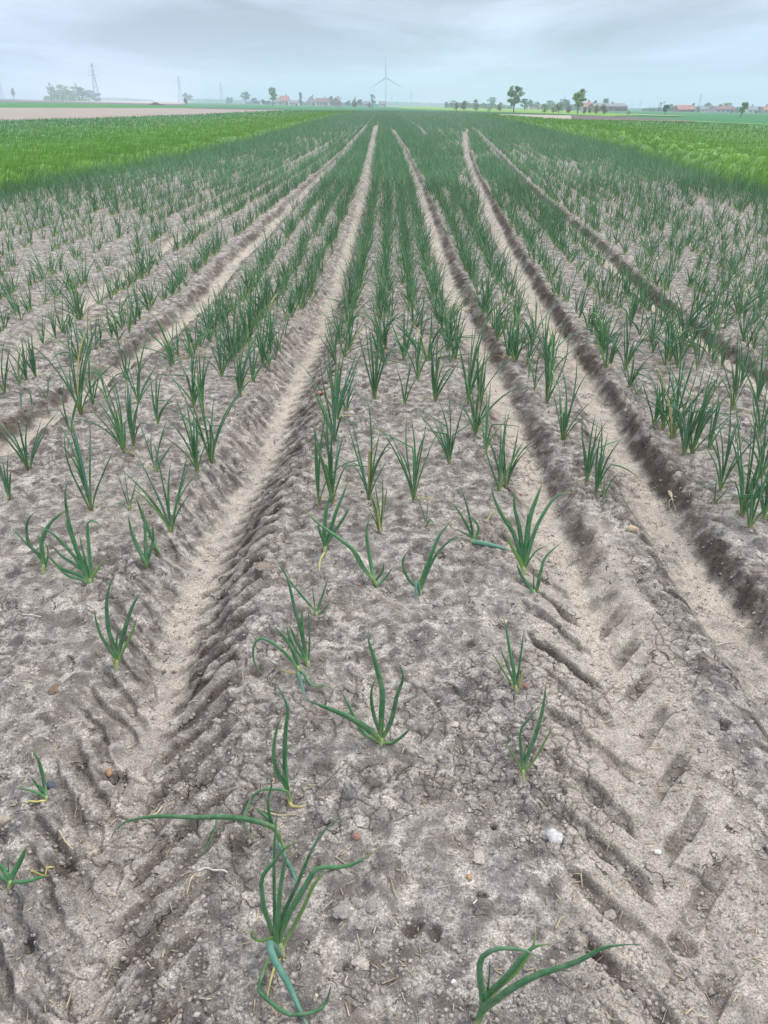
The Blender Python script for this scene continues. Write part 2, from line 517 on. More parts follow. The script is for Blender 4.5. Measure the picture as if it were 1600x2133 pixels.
def hero(base, leaves, label, neck=(0, -18)):
    """a plant traced leaf by leaf: (points in the photograph, width in pixels, reach away from the camera in m, kind)"""
    b = at(*base); b[2] = gz(b[0], b[1]) if base[1] > 500 else b[2]
    # stand the plant where that pixel really meets the worked soil
    for _ in range(4):
        d = ray(*base); t = (b[2] - CAM_H) / d[2]; b = np.array([d[0] * t, d[1] * t, b[2]]); b[2] = gz(b[0], b[1])
    root = empty('onion_plant', b)
    tag(root, label, 'onion plant', 'onion plants in the field rows')
    sc = px_m(b[1])
    for lf in leaves:
        pts, w, reach = lf[0], lf[1], lf[2]
        kind = lf[3] if len(lf) > 3 else 'g'
        q = [base] + list(pts)
        n = len(q); P = []
        for i, (x, y) in enumerate(q):
            t_ = i / (n - 1)
            d = ray(x, y)
            Yp = b[1] + reach * t_ ** 1.2 + .012 * math.sin(3 * t_ + reach * 9)
            k = Yp / d[1]
            p = np.array([d[0] * k, Yp, CAM_H + d[2] * k])
            g0 = gz(p[0], p[1])
            lift = .004 + w / sc * .4
            if p[2] < g0 + lift and i > 0:
                # lies on the soil
                k = (g0 + lift - CAM_H) / d[2]; p = np.array([d[0] * k, d[1] * k, g0 + lift])
                p[2] = max(p[2], gz(p[0], p[1]) + lift)
            P.append(p - b)
        P[0] = np.array([P[0][0] * 0, P[0][1] * 0, -.004])
        mat = {'g': M_LEAF, 'p': M_LEAF_PALE, 'y': M_LEAF_DRY, 'b': M_LEAF_BLUE}[kind]
        lab = {'p': 'pale yellow-green leaf', 'y': 'yellowed dry leaf', 'b': 'blue-green waxy leaf'}.get(kind)
        make_leaf(P, 1.12 * w / sc, mat, root, 17, 8, lab)
    d = ray(base[0] + .7 * neck[0], base[1] + .7 * neck[1]); k = b[1] / d[1]
    top = np.array([d[0] * k - b[0], .004, max(.012, CAM_H + d[2] * k - b[2])])
    make_neck(root, top, max(.0036, .40 * max(l[1] for l in leaves) / sc))
    return root, b

exec_heroes = []
HERO = [
 ((588, 1990), [
   ([(575, 1968), (560, 1920), (550, 1890), (544, 1840), (550, 1820), (570, 1797), (590, 1770), (632, 1746)], 10, .05),
   ([(574, 1960), (572, 1887), (571, 1800), (574, 1725), (579, 1677)], 8, .10),
   ([(576, 1960), (580, 1900), (586, 1837), (597, 1785), (622, 1771)], 10, -.01),
   ([(580, 1950), (586, 1915), (620, 1840), (650, 1770), (675, 1732), (714, 1696)], 8, .09),
   ([(583, 1960), (600, 1907), (625, 1865), (657, 1810), (664, 1805), (690, 1807), (725, 1804), (762, 1787), (790, 1764)], 12, .02),
   ([(590, 1970), (612, 1930), (635, 1885), (655, 1842), (682, 1812), (702, 1800)], 10, .07, 'p'),
   ([(570, 1955), (558, 1957), (540, 1960), (526, 1953), (523, 1943), (530, 1939), (533, 1948), (527, 1951)], 6, .0, 'p'),
   ([(562, 1964), (567, 1988), (581, 2016), (606, 2061), (619, 2091), (637, 2131), (650, 2160)], 14, -.16, 'b'),
   ([(564, 1990), (551, 2020), (540, 2050), (539, 2063), (555, 2080), (581, 2102), (606, 2114), (637, 2112), (666, 2104), (681, 2084), (690, 2050)], 9, -.12),
   ([(575, 2008), (566, 2040), (557, 2072), (544, 2097)], 6, -.1, 'y')],
  'largest foreground onion with a curled leaf and blue-green leaf flopping towards the viewer', (-8, -30)),
 ((592, 1772), [
   ([(572, 1726), (525, 1709), (480, 1702), (440, 1702), (400, 1703), (350, 1700), (300, 1703), (265, 1710), (245, 1722), (235, 1740), (228, 1752)], 11, -.04),
   ([(566, 1712), (559, 1682), (560, 1657), (566, 1637), (562, 1615)], 7, .04),
   ([(567, 1717), (537, 1687), (520, 1677)], 8, .05),
   ([(564, 1712), (552, 1692), (551, 1667)], 3.5, .05),
   ([(580, 1757), (597, 1790), (612, 1825), (622, 1857), (626, 1882)], 7, -.1, 'b')],
  'leaning onion with one long leaf stretched far left across the bare soil', (-18, -42)),
 ((606, 1674), [
   ([(598, 1642), (593, 1575), (596, 1512), (600, 1479), (592, 1455), (580, 1432), (566, 1412)], 9, .06),
   ([(597, 1642), (577, 1607), (570, 1570), (575, 1525), (590, 1482)], 8, .03),
   ([(596, 1630), (585, 1590), (570, 1577)], 4, .0),
   ([(597, 1648), (562, 1644), (540, 1647), (522, 1667), (512, 1692), (511, 1717), (522, 1740), (537, 1747)], 6, -.05),
   ([(603, 1668), (608, 1679), (625, 1685), (642, 1675)], 6, -.01, 'y'),
   ([(596, 1600), (600, 1556), (612, 1555), (622, 1565), (635, 1573)], 3.5, .02)],
  'onion with a kinked upright leaf and a yellow leaf curled at its foot', (-8, -26)),
 ((794, 1550), [
   ([(787, 1535), (750, 1507), (712, 1487), (675, 1472), (635, 1457)], 12, -.03),
   ([(787, 1543), (765, 1532), (747, 1512), (732, 1482), (707, 1430)], 7, .05),
   ([(794, 1532), (795, 1487), (797, 1450), (794, 1425), (787, 1400), (777, 1362), (767, 1330), (769, 1307)], 11, .07),
   ([(791, 1525), (780, 1495), (774, 1462), (775, 1432), (786, 1409)], 7, .03),
   ([(799, 1535), (815, 1502), (827, 1450), (840, 1410), (830, 1381)], 9, .02),
   ([(803, 1547), (820, 1546), (840, 1532), (857, 1515)], 7, -.02)],
  'isolated six-leaved onion standing on the middle of the open bed in front', (0, -14)),
 ((642, 1388), [
   ([(636, 1372), (630, 1357), (615, 1330), (602, 1300)], 8, .02),
   ([(640, 1375), (627, 1312), (617, 1280), (607, 1237), (597, 1200), (578, 1168)], 8, .06),
   ([(638, 1362), (631, 1320), (630, 1275), (640, 1262)], 6, .04),
   ([(644, 1370), (645, 1312), (641, 1255)], 5, .03),
   ([(638, 1380), (617, 1355), (605, 1330), (597, 1302)], 5, .0)],
  'upright dark onion standing right behind the onion with an arched left leaf', (0, -12)),
 ((624, 1412), [
   ([(614, 1384), (585, 1352), (560, 1335), (542, 1329), (530, 1342), (527, 1365), (535, 1392), (555, 1409)], 6.5, -.02),
   ([(617, 1374), (605, 1345), (587, 1322), (571, 1303)], 9, .05),
   ([(616, 1376), (608, 1350), (600, 1320), (598, 1300)], 5, .05),
   ([(621, 1402), (630, 1432), (637, 1457)], 7, -.06, 'b'),
   ([(628, 1398), (640, 1415), (652, 1429), (670, 1432), (690, 1432)], 6, -.04),
   ([(620, 1404), (600, 1400), (582, 1392)], 4, .0, 'y')],
  'onion whose longest leaf arches over to the left and back down to the soil', (-5, -32)),
 ((660, 1283), [
   ([(655, 1272), (630, 1242), (600, 1205), (578, 1170)], 6, .05),
   ([(661, 1272), (672, 1240), (685, 1200)], 5, .02),
   ([(656, 1265), (650, 1220)], 3.5, .03),
   ([(663, 1280), (675, 1270), (686, 1255)], 3.5, .0)],
  'thin four-leaved onion just right of the central rut, behind the arched-leaf onion', (-2, -10)),
 ((677, 1150), [
   ([(677, 1135), (676, 1100), (682, 1050), (695, 1030), (710, 1025)], 8, .04),
   ([(680, 1135), (700, 1067), (715, 1030), (727, 995)], 9, .06),
   ([(675, 1130), (664, 1100), (665, 1085)], 7, -.01),
   ([(682, 1132), (712, 1085), (732, 1052)], 6.5, .01),
   ([(675, 1152), (667, 1175), (665, 1197)], 4, -.08, 'y')],
  'broad-leaved onion with a yellowed leaf trailing down the soil below it', (0, -16)),
 ((784, 1220), [
   ([(778, 1208), (750, 1175), (737, 1147), (700, 1117), (662, 1090), (630, 1057)], 8, .06),
   ([(779, 1207), (772, 1170), (764, 1120), (766, 1092), (775, 1072)], 7.5, .05),
   ([(785, 1207), (797, 1190), (800, 1170)], 5, .01),
   ([(785, 1219), (800, 1207), (820, 1180)], 5, .0),
   ([(777, 1208), (757, 1178), (745, 1152)], 6, .01)],
  'onion with a very long leaf pointing up left, in the middle of the bed', (-2, -10)),
 ((876, 1240), [
   ([(870, 1227), (850, 1205), (839, 1175), (845, 1155), (857, 1142)], 5.5, .02),
   ([(876, 1217), (895, 1165), (912, 1122), (927, 1100), (946, 1079)], 8, .05),
   ([(878, 1225), (900, 1170), (925, 1137), (950, 1120), (982, 1127)], 6, .02),
   ([(868, 1212), (866, 1237), (869, 1260)], 6, -.08, 'b')],
  'onion bending right with a pale bluish leaf folded down at its foot', (-2, -14)),
 ((985, 1130), [
   ([(986, 1117), (975, 1062), (962, 1020)], 6, .03),
   ([(982, 1115), (957, 1067), (932, 1040)], 6, .04),
   ([(990, 1122), (997, 1100), (985, 1080), (962, 1072)], 5, .0),
   ([(981, 1119), (960, 1107), (944, 1101)], 4, .02),
   ([(992, 1130), (1025, 1137), (1065, 1150)], 11, -.03, 'b')],
  'onion with a thick leaf lying out to the right towards a large clump', (0, -8)),
 ((1112, 1240), [
   ([(1108, 1230), (1087, 1200), (1075, 1170)], 6.5, .01),
   ([(1117, 1230), (1127, 1190), (1137, 1160), (1170, 1129)], 7.5, .03),
   ([(1112, 1227), (1112, 1180)], 4, .02),
   ([(1118, 1232), (1124, 1215), (1126, 1205)], 4, .0)],
  'small forked onion directly in front of a large many-leaved one, left of the tread prints', (0, -10)),
 ((1092, 1195), [
   ([(1090, 1175), (1082, 1100), (1072, 1057), (1072, 1012)], 9, .05),
   ([(1095, 1162), (1102, 1087), (1120, 1032), (1132, 1000)], 11, .05),
   ([(1100, 1155), (1117, 1100), (1145, 1050), (1167, 1029), (1197, 1026)], 8, .03),
   ([(1087, 1170), (1070, 1112), (1045, 1072), (1027, 1030), (1025, 1000)], 8.5, .04),
   ([(1085, 1172), (1067, 1140), (1055, 1112)], 8, .0, 'p'),
   ([(1090, 1172), (1097, 1125), (1100, 1060)], 6, .03),
   ([(1093, 1185), (1115, 1150), (1142, 1135)], 4, -.02),
   ([(1088, 1165), (1076, 1130), (1060, 1085), (1053, 1070)], 7, .03)],
  'largest many-leaved onion at the near left edge of the tread-printed rut', (-1, -20)),
 ((1075, 1440), [
   ([(1075, 1424), (1062, 1355), (1052, 1297), (1044, 1281)], 8, .05),
   ([(1073, 1426), (1056, 1385), (1041, 1347)], 6, .03),
   ([(1069, 1430), (1045, 1392), (1026, 1361), (1019, 1359)], 5, .01, 'p'),
   ([(1077, 1422), (1084, 1372), (1091, 1314)], 6, .03),
   ([(1074, 1419), (1066, 1344)], 5, .04),
   ([(1081, 1434), (1086, 1409), (1090, 1385)], 4.5, .0, 'y')],
  'upright onion beside a small red stone, right half of the open bed', (1, -14)),
 ((1090, 1622), [
   ([(1093, 1593), (1116, 1531), (1131, 1475), (1139, 1415)], 8.5, .05),
   ([(1089, 1593), (1084, 1527), (1105, 1494), (1129, 1464)], 6, .04),
   ([(1087, 1610), (1066, 1567), (1044, 1537)], 4.5, .0, 'p'),
   ([(1094, 1608), (1122, 1569), (1150, 1518), (1163, 1516)], 5, .0, 'p'),
   ([(1091, 1595), (1094, 1560), (1093, 1550)], 3.5, .03)],
  'thin onion with a forked pair of leaves, left of the deepest tread prints', (1, -22)),
 ((995, 2135), [
   ([(1005, 2108), (1050, 2070), (1090, 2045), (1130, 2027), (1170, 2015), (1210, 2000), (1250, 1977), (1287, 1969), (1335, 1967)], 14, -.03),
   ([(1006, 2088), (1000, 2037), (1000, 2005), (1008, 1990), (1032, 1977), (1070, 1976), (1100, 1982), (1125, 1997), (1140, 2007)], 13, -.02),
   ([(1012, 2080), (1055, 2035), (1090, 1992), (1115, 1972), (1157, 1965)], 13, .05),
   ([(1025, 2072), (1075, 2025), (1100, 1990), (1115, 1957), (1115, 1930)], 10, .06, 'p'),
   ([(1012, 2080), (1019, 2037), (1021, 1992)], 5, .03),
   ([(1001, 2112), (1012, 2092), (1032, 2072)], 14, -.03)],
  'onion at the bottom edge of the picture with a long leaf reaching right', (4, -26)),
 ((20, 1850), [
   ([(24, 1828), (42, 1794), (57, 1759)], 11, .02),
   ([(17, 1828), (7, 1811), (-10, 1790)], 11, .03),
   ([(28, 1838), (52, 1837), (83, 1828), (104, 1823)], 9, -.02, 'g'),
   ([(18, 1823), (17, 1773)], 4, .03),
   ([(14, 1836), (-8, 1822), (-30, 1812)], 9, -.01)],
  'short thick onion cut by the left picture edge beside the wide rut', (0, -16)),
 ((96, 1668), [
   ([(94, 1655), (93, 1637), (81, 1587), (63, 1557)], 8, .03),
   ([(91, 1656), (78, 1637), (64, 1618)], 5.5, .02),
   ([(90, 1658), (69, 1648), (48, 1643), (33, 1641)], 5, -.01),
   ([(90, 1668), (76, 1670), (59, 1669), (52, 1677)], 5, -.02, 'y'),
   ([(92, 1652), (84, 1638), (70, 1633), (62, 1640)], 4.5, .01)],
  'small seedling-sized onion with a blue-grey stone beside it at far left', (0, -10)),
 ((242, 1392), [
   ([(244, 1367), (227, 1315), (222, 1262), (227, 1225), (239, 1195)], 8.5, .05),
   ([(246, 1365), (260, 1312), (275, 1265), (297, 1227)], 8.5, .04),
   ([(238, 1367), (212, 1327), (200, 1292), (197, 1270)], 7, .02),
   ([(249, 1370), (272, 1325), (287, 1282)], 6, .0, 'p'),
   ([(242, 1357), (245, 1300)], 5, .03),
   ([(239, 1380), (233, 1372)], 7, -.01, 'y')],
  'five-leaved V-shaped onion standing alone left of the central rut in the foreground', (1, -22)),
 ((188, 1222), [
   ([(178, 1190), (155, 1132), (140, 1070), (136, 1025), (143, 1000)], 9, .07),
   ([(176, 1192), (150, 1172), (125, 1155), (100, 1127)], 7, .02),
   ([(174, 1202), (125, 1182), (95, 1150)], 8, -.01),
   ([(174, 1186), (140, 1142), (107, 1110), (70, 1090)], 7, .03),
   ([(190, 1195), (185, 1140), (182, 1090), (192, 1084), (225, 1102)], 7.5, .03),
   ([(194, 1200), (207, 1180), (222, 1160)], 5, .0, 'p'),
   ([(183, 1190), (172, 1145), (165, 1110)], 5, .03),
   ([(180, 1190), (160, 1147), (145, 1107), (130, 1070)], 8, .04),
   ([(172, 1208), (140, 1198), (108, 1170)], 6, -.03)],
  'wide-spreading onion clump with a folded leaf, front left bed', (-2, -22)),
 ((90, 1194), [
   ([(86, 1164), (62, 1135), (55, 1105), (60, 1080), (77, 1064)], 7, .03),
   ([(85, 1164), (50, 1127), (21, 1095)], 5, .03),
   ([(90, 1162), (87, 1125), (107, 1087), (142, 1059)], 8.5, .02),
   ([(95, 1180), (100, 1150), (92, 1127)], 4, .0),
   ([(88, 1160), (80, 1108)], 4, .02)],
  'onion with two bowed leaves just left of the wide-spreading clump', (-1, -24)),
 ((305, 1186), [
   ([(302, 1170), (277, 1117), (266, 1070)], 8, .04),
   ([(305, 1170), (302, 1100), (297, 1055)], 7, .04),
   ([(307, 1172), (319, 1125), (317, 1090)], 6, .01),
   ([(303, 1168), (299, 1122)], 4, .02)],
  'narrow onion at the left shoulder of the central rut, shoots held close', (0, -14)),
 ((332, 1160), [([(328, 1145), (317, 1120), (300, 1082), (283, 1035)], 7.5, .05), ([(330, 1150), (321, 1130)], 4, .0)],
  'single-stemmed onion leaning left across its neighbour by the central rut', (-1, -10)),
]
hero_pts = []
for hbase, hl, hlab, hn in HERO:
    r_, b_ = hero(hbase, hl, hlab, hn)
    hero_pts.append((b_[0], b_[1]))

def grow(root, H, n, lean=(0.0, 0.0), sides=6, nseg=9, wid=.0085, seed=None, spread=1.0):
    """an onion plant of n separate leaves, H metres tall, at the root's origin"""
    rnd = random.Random(seed)
    fan = rnd.uniform(0, PI)
    for i in range(n):
        t = (i + .5) / n
        L = H * (1.08 - .45 * abs(2 * t - 1) ** 1.5 * rnd.uniform(.5, 1.2)) * rnd.uniform(.78, 1.08)
        side = (2 * t - 1)
        tilt = (side * .46 + rnd.gauss(0, .12)) * spread
        az = fan + rnd.gauss(0, .75)
        cur = rnd.gauss(.12, .30) * (1 if tilt > 0 else -1) * spread + (rnd.choice((-1, 1)) * .8 if rnd.random() < .10 else 0)
        dx, dy = math.cos(az), math.sin(az)
        p = np.array([0.004 * side * dx, .004 * side * dy, -.005]); P = [p.copy()]
        steps = 6; a = tilt * .35
        kink = rnd.random() < .12
        for k in range(steps):
            f = (k + 1) / steps
            a = tilt * (.35 + .65 * min(1, f * 2.2)) + cur * f ** 1.6
            if kink and f > .62: a += (1.2 if tilt > 0 else -1.2)
            st = L / steps
            d = np.array([math.sin(a) * dx + lean[0] * .8 * f, math.sin(a) * dy + lean[1] * .8 * f, math.cos(a)])
            d /= np.linalg.norm(d)
            p = p + d * st
            p[2] = max(p[2], .01)
            P.append(p.copy())
        mat = M_LEAF
        r = rnd.random()
        if r < .05: mat = M_LEAF_PALE
        elif r < .09: mat = M_LEAF_BLUE
        elif r < .11 and n > 4: mat = M_LEAF_DRY
        make_leaf(P, wid * rnd.uniform(.65, 1.15), mat, root, nseg, sides)
    if H > .22 and rnd.random() < .5:
        a = rnd.uniform(0, 2 * PI); R = rnd.uniform(.05, .11); b = a + rnd.uniform(-.9, .9)
        P = [(0, 0, .004), (math.cos(a) * R * .4, math.sin(a) * R * .4, .016), (math.cos(a) * R * .8, math.sin(a) * R * .8, .007), (math.cos(a) * R * .8 + math.cos(b) * R * .4, math.sin(a) * R * .8 + math.sin(b) * R * .4, .005)]
        make_leaf(P, wid * .5, M_LEAF_DRY, root, 8, 5, 'yellowed dry leaf')
    make_neck(root, (0, 0, .016 + .03 * min(H, .4)), wid * .5)

# plants read off the photograph: base x, y, height in px, leaves, lean in px
SPOTS = [(60, 976, 125, 6, -5), (190, 1062, 190, 7, -55), (20, 1040, 115, 5, -15), (278, 932, 135, 6, -5), (260, 946, 150, 9, -75), (148, 902, 110, 4, 0),
 (12, 824, 110, 6, 10), (46, 852, 45, 3, 0), (68, 850, 48, 3, -5), (98, 826, 62, 4, -10), (76, 788, 90, 9, 0), (56, 792, 80, 6, -8), (42, 804, 78, 5, 0),
 (168, 862, 185, 9, -5), (194, 845, 100, 6, -10), (222, 828, 75, 4, -10), (288, 838, 115, 7, 0), (264, 800, 105, 5, -25), (329, 888, 95, 6, 5), (270, 1062, 90, 4, -30),
 (325, 982, 100, 5, 12), (356, 1104, 160, 9, -10), (412, 987, 130, 9, -20), (440, 962, 190, 12, 18), (405, 848, 115, 8, 0), (425, 850, 100, 6, 15), (501, 828, 125, 10, 5), (462, 786, 115, 6, -10),
 (484, 752, 120, 9, 0), (527, 798, 90, 6, 15), (547, 762, 110, 8, 10), (372, 742, 65, 4, -12), (565, 735, 90, 6, 5),
 (664, 1050, 185, 5, -20), (692, 1044, 170, 9, -12), (697, 918, 160, 9, -5), (702, 872, 150, 9, 0), (721, 856, 75, 5, 5), (768, 1038, 170, 9, 8), (862, 1046, 190, 7, -10),
 (887, 1100, 62, 3, -14), (936, 966, 135, 9, -25), (780, 830, 155, 11, 0), (843, 840, 90, 5, 0), (906, 834, 155, 11, 0), (990, 910, 135, 8, 22), (975, 838, 160, 11, 10),
 (729, 732, 90, 8, 0), (842, 748, 95, 9, 0), (792, 1110, 95, 7, 8), (870, 790, 90, 6, 5), (950, 745, 100, 9, 8), (892, 752, 90, 7, 0), (786, 745, 80, 5, 0), (1000, 832, 120, 6, 20),
 (1010, 946, 115, 5, 0), (1040, 1024, 135, 6, 15), (1056, 1010, 130, 5, 10), (1172, 918, 145, 8, 22), (1138, 838, 155, 8, 5), (1100, 788, 58, 3, 0), (1114, 808, 80, 4, 5), (1150, 778, 90, 6, 8),
 (1076, 752, 95, 8, 0), (1062, 735, 90, 6, 4), (1222, 1006, 135, 6, 18), (1242, 1024, 135, 6, 22), (1258, 1036, 55, 4, 10), (1262, 768, 85, 5, 5), (1250, 738, 85, 8, 0),
 (1302, 772, 115, 9, 8), (1312, 808, 75, 6, 4), (1329, 818, 65, 3, 0), (1393, 732, 75, 6, 0), (1417, 752, 85, 6, 6), (1452, 772, 115, 5, 12), (1363, 884, 95, 6, 0),
 (1381, 893, 130, 9, 5), (1401, 908, 175, 11, 12), (1425, 948, 195, 13, 22), (1442, 944, 155, 11, 45), (1476, 934, 105, 6, 22), (1500, 1020, 155, 7, -28), (1545, 1074, 190, 11, 5),
 (1560, 1102, 135, 7, 0), (1490, 812, 60, 4, 0), (1526, 854, 125, 7, -5), (1577, 844, 115, 9, 0), (1542, 804, 95, 7, 0), (1534, 922, 50, 4, 10), (1583, 1002, 155, 9, 5),
 (1582, 908, 110, 7, 0), (1490, 1042, 48, 4, 5), (1592, 1085, 160, 8, 5), (1505, 760, 80, 5, 4)]

ROWS = []  # (name of left knot, right knot, fraction, phrase)
KN = ['edge_left', 'left', 'central', 'tread', 'plain', 'far_right', 'edge_right']
EDGE_L = [(-500, 500), (0, 408), (200, 369), (400, 331), (520, 301), (640, 263), (700, 245), (745, 237)]
EDGE_R = [(2100, 575), (1600, 412), (1450, 372), (1300, 320), (1150, 283), (1030, 250), (960, 238)]
for nm, pl in (('edge_left', EDGE_L), ('edge_right', EDGE_R), ('plain', [(860, 280), (925, 335), (985, 395), (1050, 500), (1100, 590), (1160, 690), (1230, 800), (1295, 930), (1370, 1050), (1560, 1330)])):
    w = sorted([tuple(at(*p)[:2]) for p in pl], key=lambda q: q[1])
    RUTS[nm] = (np.array([q[1] for q in w]), np.array([q[0] for q in w]))
def knot(nm, Y):
    yy, xx = RUTS[nm]
    if nm in ('edge_left', 'edge_right'):
        return np.interp(Y, yy, xx)
    return np.interp(Y, yy, xx)
ORD = ['first', 'second', 'third', 'fourth', 'fifth', 'sixth', 'seventh', 'eighth', 'ninth', 'tenth', 'eleventh', 'twelfth', 'thirteenth', 'fourteenth', 'fifteenth', 'sixteenth', 'seventeenth', 'eighteenth', 'nineteenth', 'twentieth']
for i in range(13): ROWS.append(('edge_left', 'left', (i + .35) / 13, '%s row left of the left rut' % ORD[12 - i]))
for f, ph in ((.33, 'row along the left rut\'s right side'), (.59, 'row midway between left and central ruts'), (.81, 'row along the central rut\'s left side')): ROWS.append(('left', 'central', f, ph))
for f, ph in ((.20, 'row along the central rut\'s right side'), (.43, 'second row right of the central rut'), (.63, 'third row right of the central rut'), (.82, 'row along the tread-printed rut\'s left side')): ROWS.append(('central', 'tread', f, ph))
for f, ph in ((.30, 'row along the tread-printed rut\'s right side'), (.64, 'row along the dark-walled rut\'s left side')): ROWS.append(('tread', 'plain', f, ph))
for f, ph in ((.24, 'row along the dark-walled rut\'s right side'), (.58, 'row midway between dark-walled and outermost right ruts'), (.82, 'row along the outermost right rut\'s left side')): ROWS.append(('plain', 'far_right', f, ph))
for i in range(13): ROWS.append(('far_right', 'edge_right', (i + .8) / 13.3, '%s row right of the outermost right rut' % ORD[i]))

N_MAIN = len(ROWS)
for pair, fr in ((('left', 'central'), (.10, .46, .71, .93)), (('central', 'tread'), (.32, .53, .72, .92)), (('tread', 'plain'), (.12, .20, .46, .54, .78, .90)), (('plain', 'far_right'), (.05, .12, .32, .40, .50, .68, .75, .92)), (('far_right', 'edge_right'), (.025,))):
    for f in fr: ROWS.append((pair[0], pair[1], f, 'filler'))

def row_x(r, Y):
    a, b = knot(r[0], Y), knot(r[1], Y)
    return a + (b - a) * r[2]

NUMW = {3: 'three', 4: 'four', 5: 'five', 6: 'six', 7: 'seven', 8: 'eight', 9: 'nine', 10: 'ten', 11: 'eleven', 12: 'twelve', 13: 'thirteen'}
indiv = []      # x, y, H, n, lean, photo?
for (bx, by, hp, n, ln) in SPOTS:
    b = at(bx, by)
    d = ray(bx + ln, by - hp); k = b[1] / d[1]
    H = CAM_H + d[2] * k - b[2]
    indiv.append([b[0], b[1], H, n, d[0] * k - b[0], True])

# the rows beyond, plant by plant
mass = []
rr = random.Random(5)
for ri, r in enumerate(ROWS):
    Y = 4.0 + rr.random() * .2
    edge = min(abs(ri - 0), abs(N_MAIN - 1 - ri)) if ri < N_MAIN else 9
    if ri >= N_MAIN: Y = 9.0
    while Y < 142:
        x = float(row_x(r, Y)) + rr.gauss(0, .03)
        patch = float(vn2(np.array([x / 1.4]), np.array([Y / 1.7]), 77)[0]) + 1.1 * float(vn2(np.array([x / .33]), np.array([Y / .42]), 78)[0])
        dens = .64 + .6 * patch
        if r[0] == 'central': dens += .28
        if r[0] == 'left': dens += .10
        if r[0] == 'tread': dens += .15
        if r[0] == 'far_right' and Y < 16 and edge > 3: dens -= .15
        if edge < 4: dens += .42
        if ri >= N_MAIN: dens *= (1.0 if r[0] in ('tread', 'plain') else .35) * min(1, (Y - 8) / 22)
        if 12 < Y: dens += .08
        if Y > 22: dens -= .20
        ok = rr.random() < dens
        vis = abs(x) < .58 * Y + 1.2
        if ok and vis:
            near_rut = any(abs(x - float(rut_x(k, Y))) < ((.13 if Y < 10 else .13 + .05 * min(1, (Y - 10) / 30)) if k != 'outer' else .07) for k in RUT_SHAPE if Y < 1.0 * RUTS[k][0][-1])
            if not near_rut:
                H = rr.gauss(.290, .065) * (1.0 if Y < 14 else 1.08) * (1.18 if edge < 4 else 1)
                H = max(.15, H)
                mass.append([x, Y, H, rr.randint(5, 10), rr.gauss(0, .03), False])
        Y += rr.uniform(.055, .115) * (1 if Y < 40 else 1.25 if Y < 80 else 1.6)
keep = []
for q in mass:
    pyy = HORIZON  # skip the zone already read from the photograph
    if q[1] < 4.75: continue
    keep.append(q)
mass = sorted(keep, key=lambda q: q[1])
inview = [q for q in mass if abs(q[0]) < .47 * q[1] + .12]
N_IND = 298 - len(HERO) - len(indiv)
chosen = inview[:N_IND]
ycut = chosen[-1][1]
cs = set(map(id, chosen))
stuff_plants = [q for q in mass if id(q) not in cs]
indiv += chosen

# which row, and which place in it, for the labels
def nearest_row(x, y):
    return min(range(N_MAIN), key=lambda i: abs(float(row_x(ROWS[i], y)) - x))
byrow = {}
for q in indiv:
    byrow.setdefault(nearest_row(q[0], q[1]), []).append(q)
for hx_, hy_ in hero_pts:      # the traced plants count too when places in a row are told
    byrow.setdefault(nearest_row(hx_, hy_), []).append([hx_, hy_, None, 0, 0, True])
tens = ['', '', 'twenty', 'thirty', 'forty', 'fifty']
def ordinal(k):
    if k < 20: return ORD[k]
    t, u = divmod(k + 1, 10)
    return {2: 'twentieth', 3: 'thirtieth', 4: 'fortieth', 5: 'fiftieth'}[t] if u == 0 else tens[t] + '-' + ORD[u - 1]

PROTO = []
for s in range(26):
    PROTO.append(dict(n=6 + s % 6, seed=100 + s, root=None))
first_use = {}
for ri, lst in byrow.items():
    lst.sort(key=lambda q: q[1])
    for k, q in enumerate(lst):
        x, y, H, n, lean, photo = q
        if H is None: continue
        z = gz(x, y)
        if photo:
            # follow the pixel down into hollows
            z = gz(x, y)
        size = 'tall' if H > .36 else ('short' if H < .21 else 'mid-height')
        ln = ' left-leaning' if lean < -.05 else (' right-leaning' if lean > .05 else '')
        if photo:
            root = empty('onion_plant', (x, y, z - .002))
            nl_ = min(13, n + (2 if n > 5 else 0))
            grow(root, H * 1.2, nl_, (lean / max(H, .1) * 1.0, rr.gauss(0, .05)), 6, 9, .0095 if H > .2 else .006, int(x * 1000 + y * 77777) & 0xffff)
            nn = nl_
        else:
            pr = PROTO[rr.randrange(len(PROTO))]
            if pr['root'] is None:
                root = empty('onion_plant', (0, 0, 0))
                grow(root, .30, pr['n'], (0, 0), 5, 8, .0088, pr['seed'], 1.5)
                pr['root'] = root
            else:
                src = pr['root']
                root = src.copy(); COL.objects.link(root)
                for ch in src.children:
                    c = ch.copy(); COL.objects.link(c); c.parent = root
            s_ = H / .30
            root.location = (x, y, z - .002)
            root.rotation_euler = (rr.gauss(0, .12), rr.gauss(0, .12), rr.uniform(0, 2 * PI))
            root.scale = (s_, s_, s_)
            nn = pr['n']
        lab = '%s%s %s-leaved onion, %s from the front, %s' % (size, ln, NUMW[nn], ordinal(k), ROWS[ri][3])
        tag(root, lab, 'onion plant', 'onion plants in the field rows')

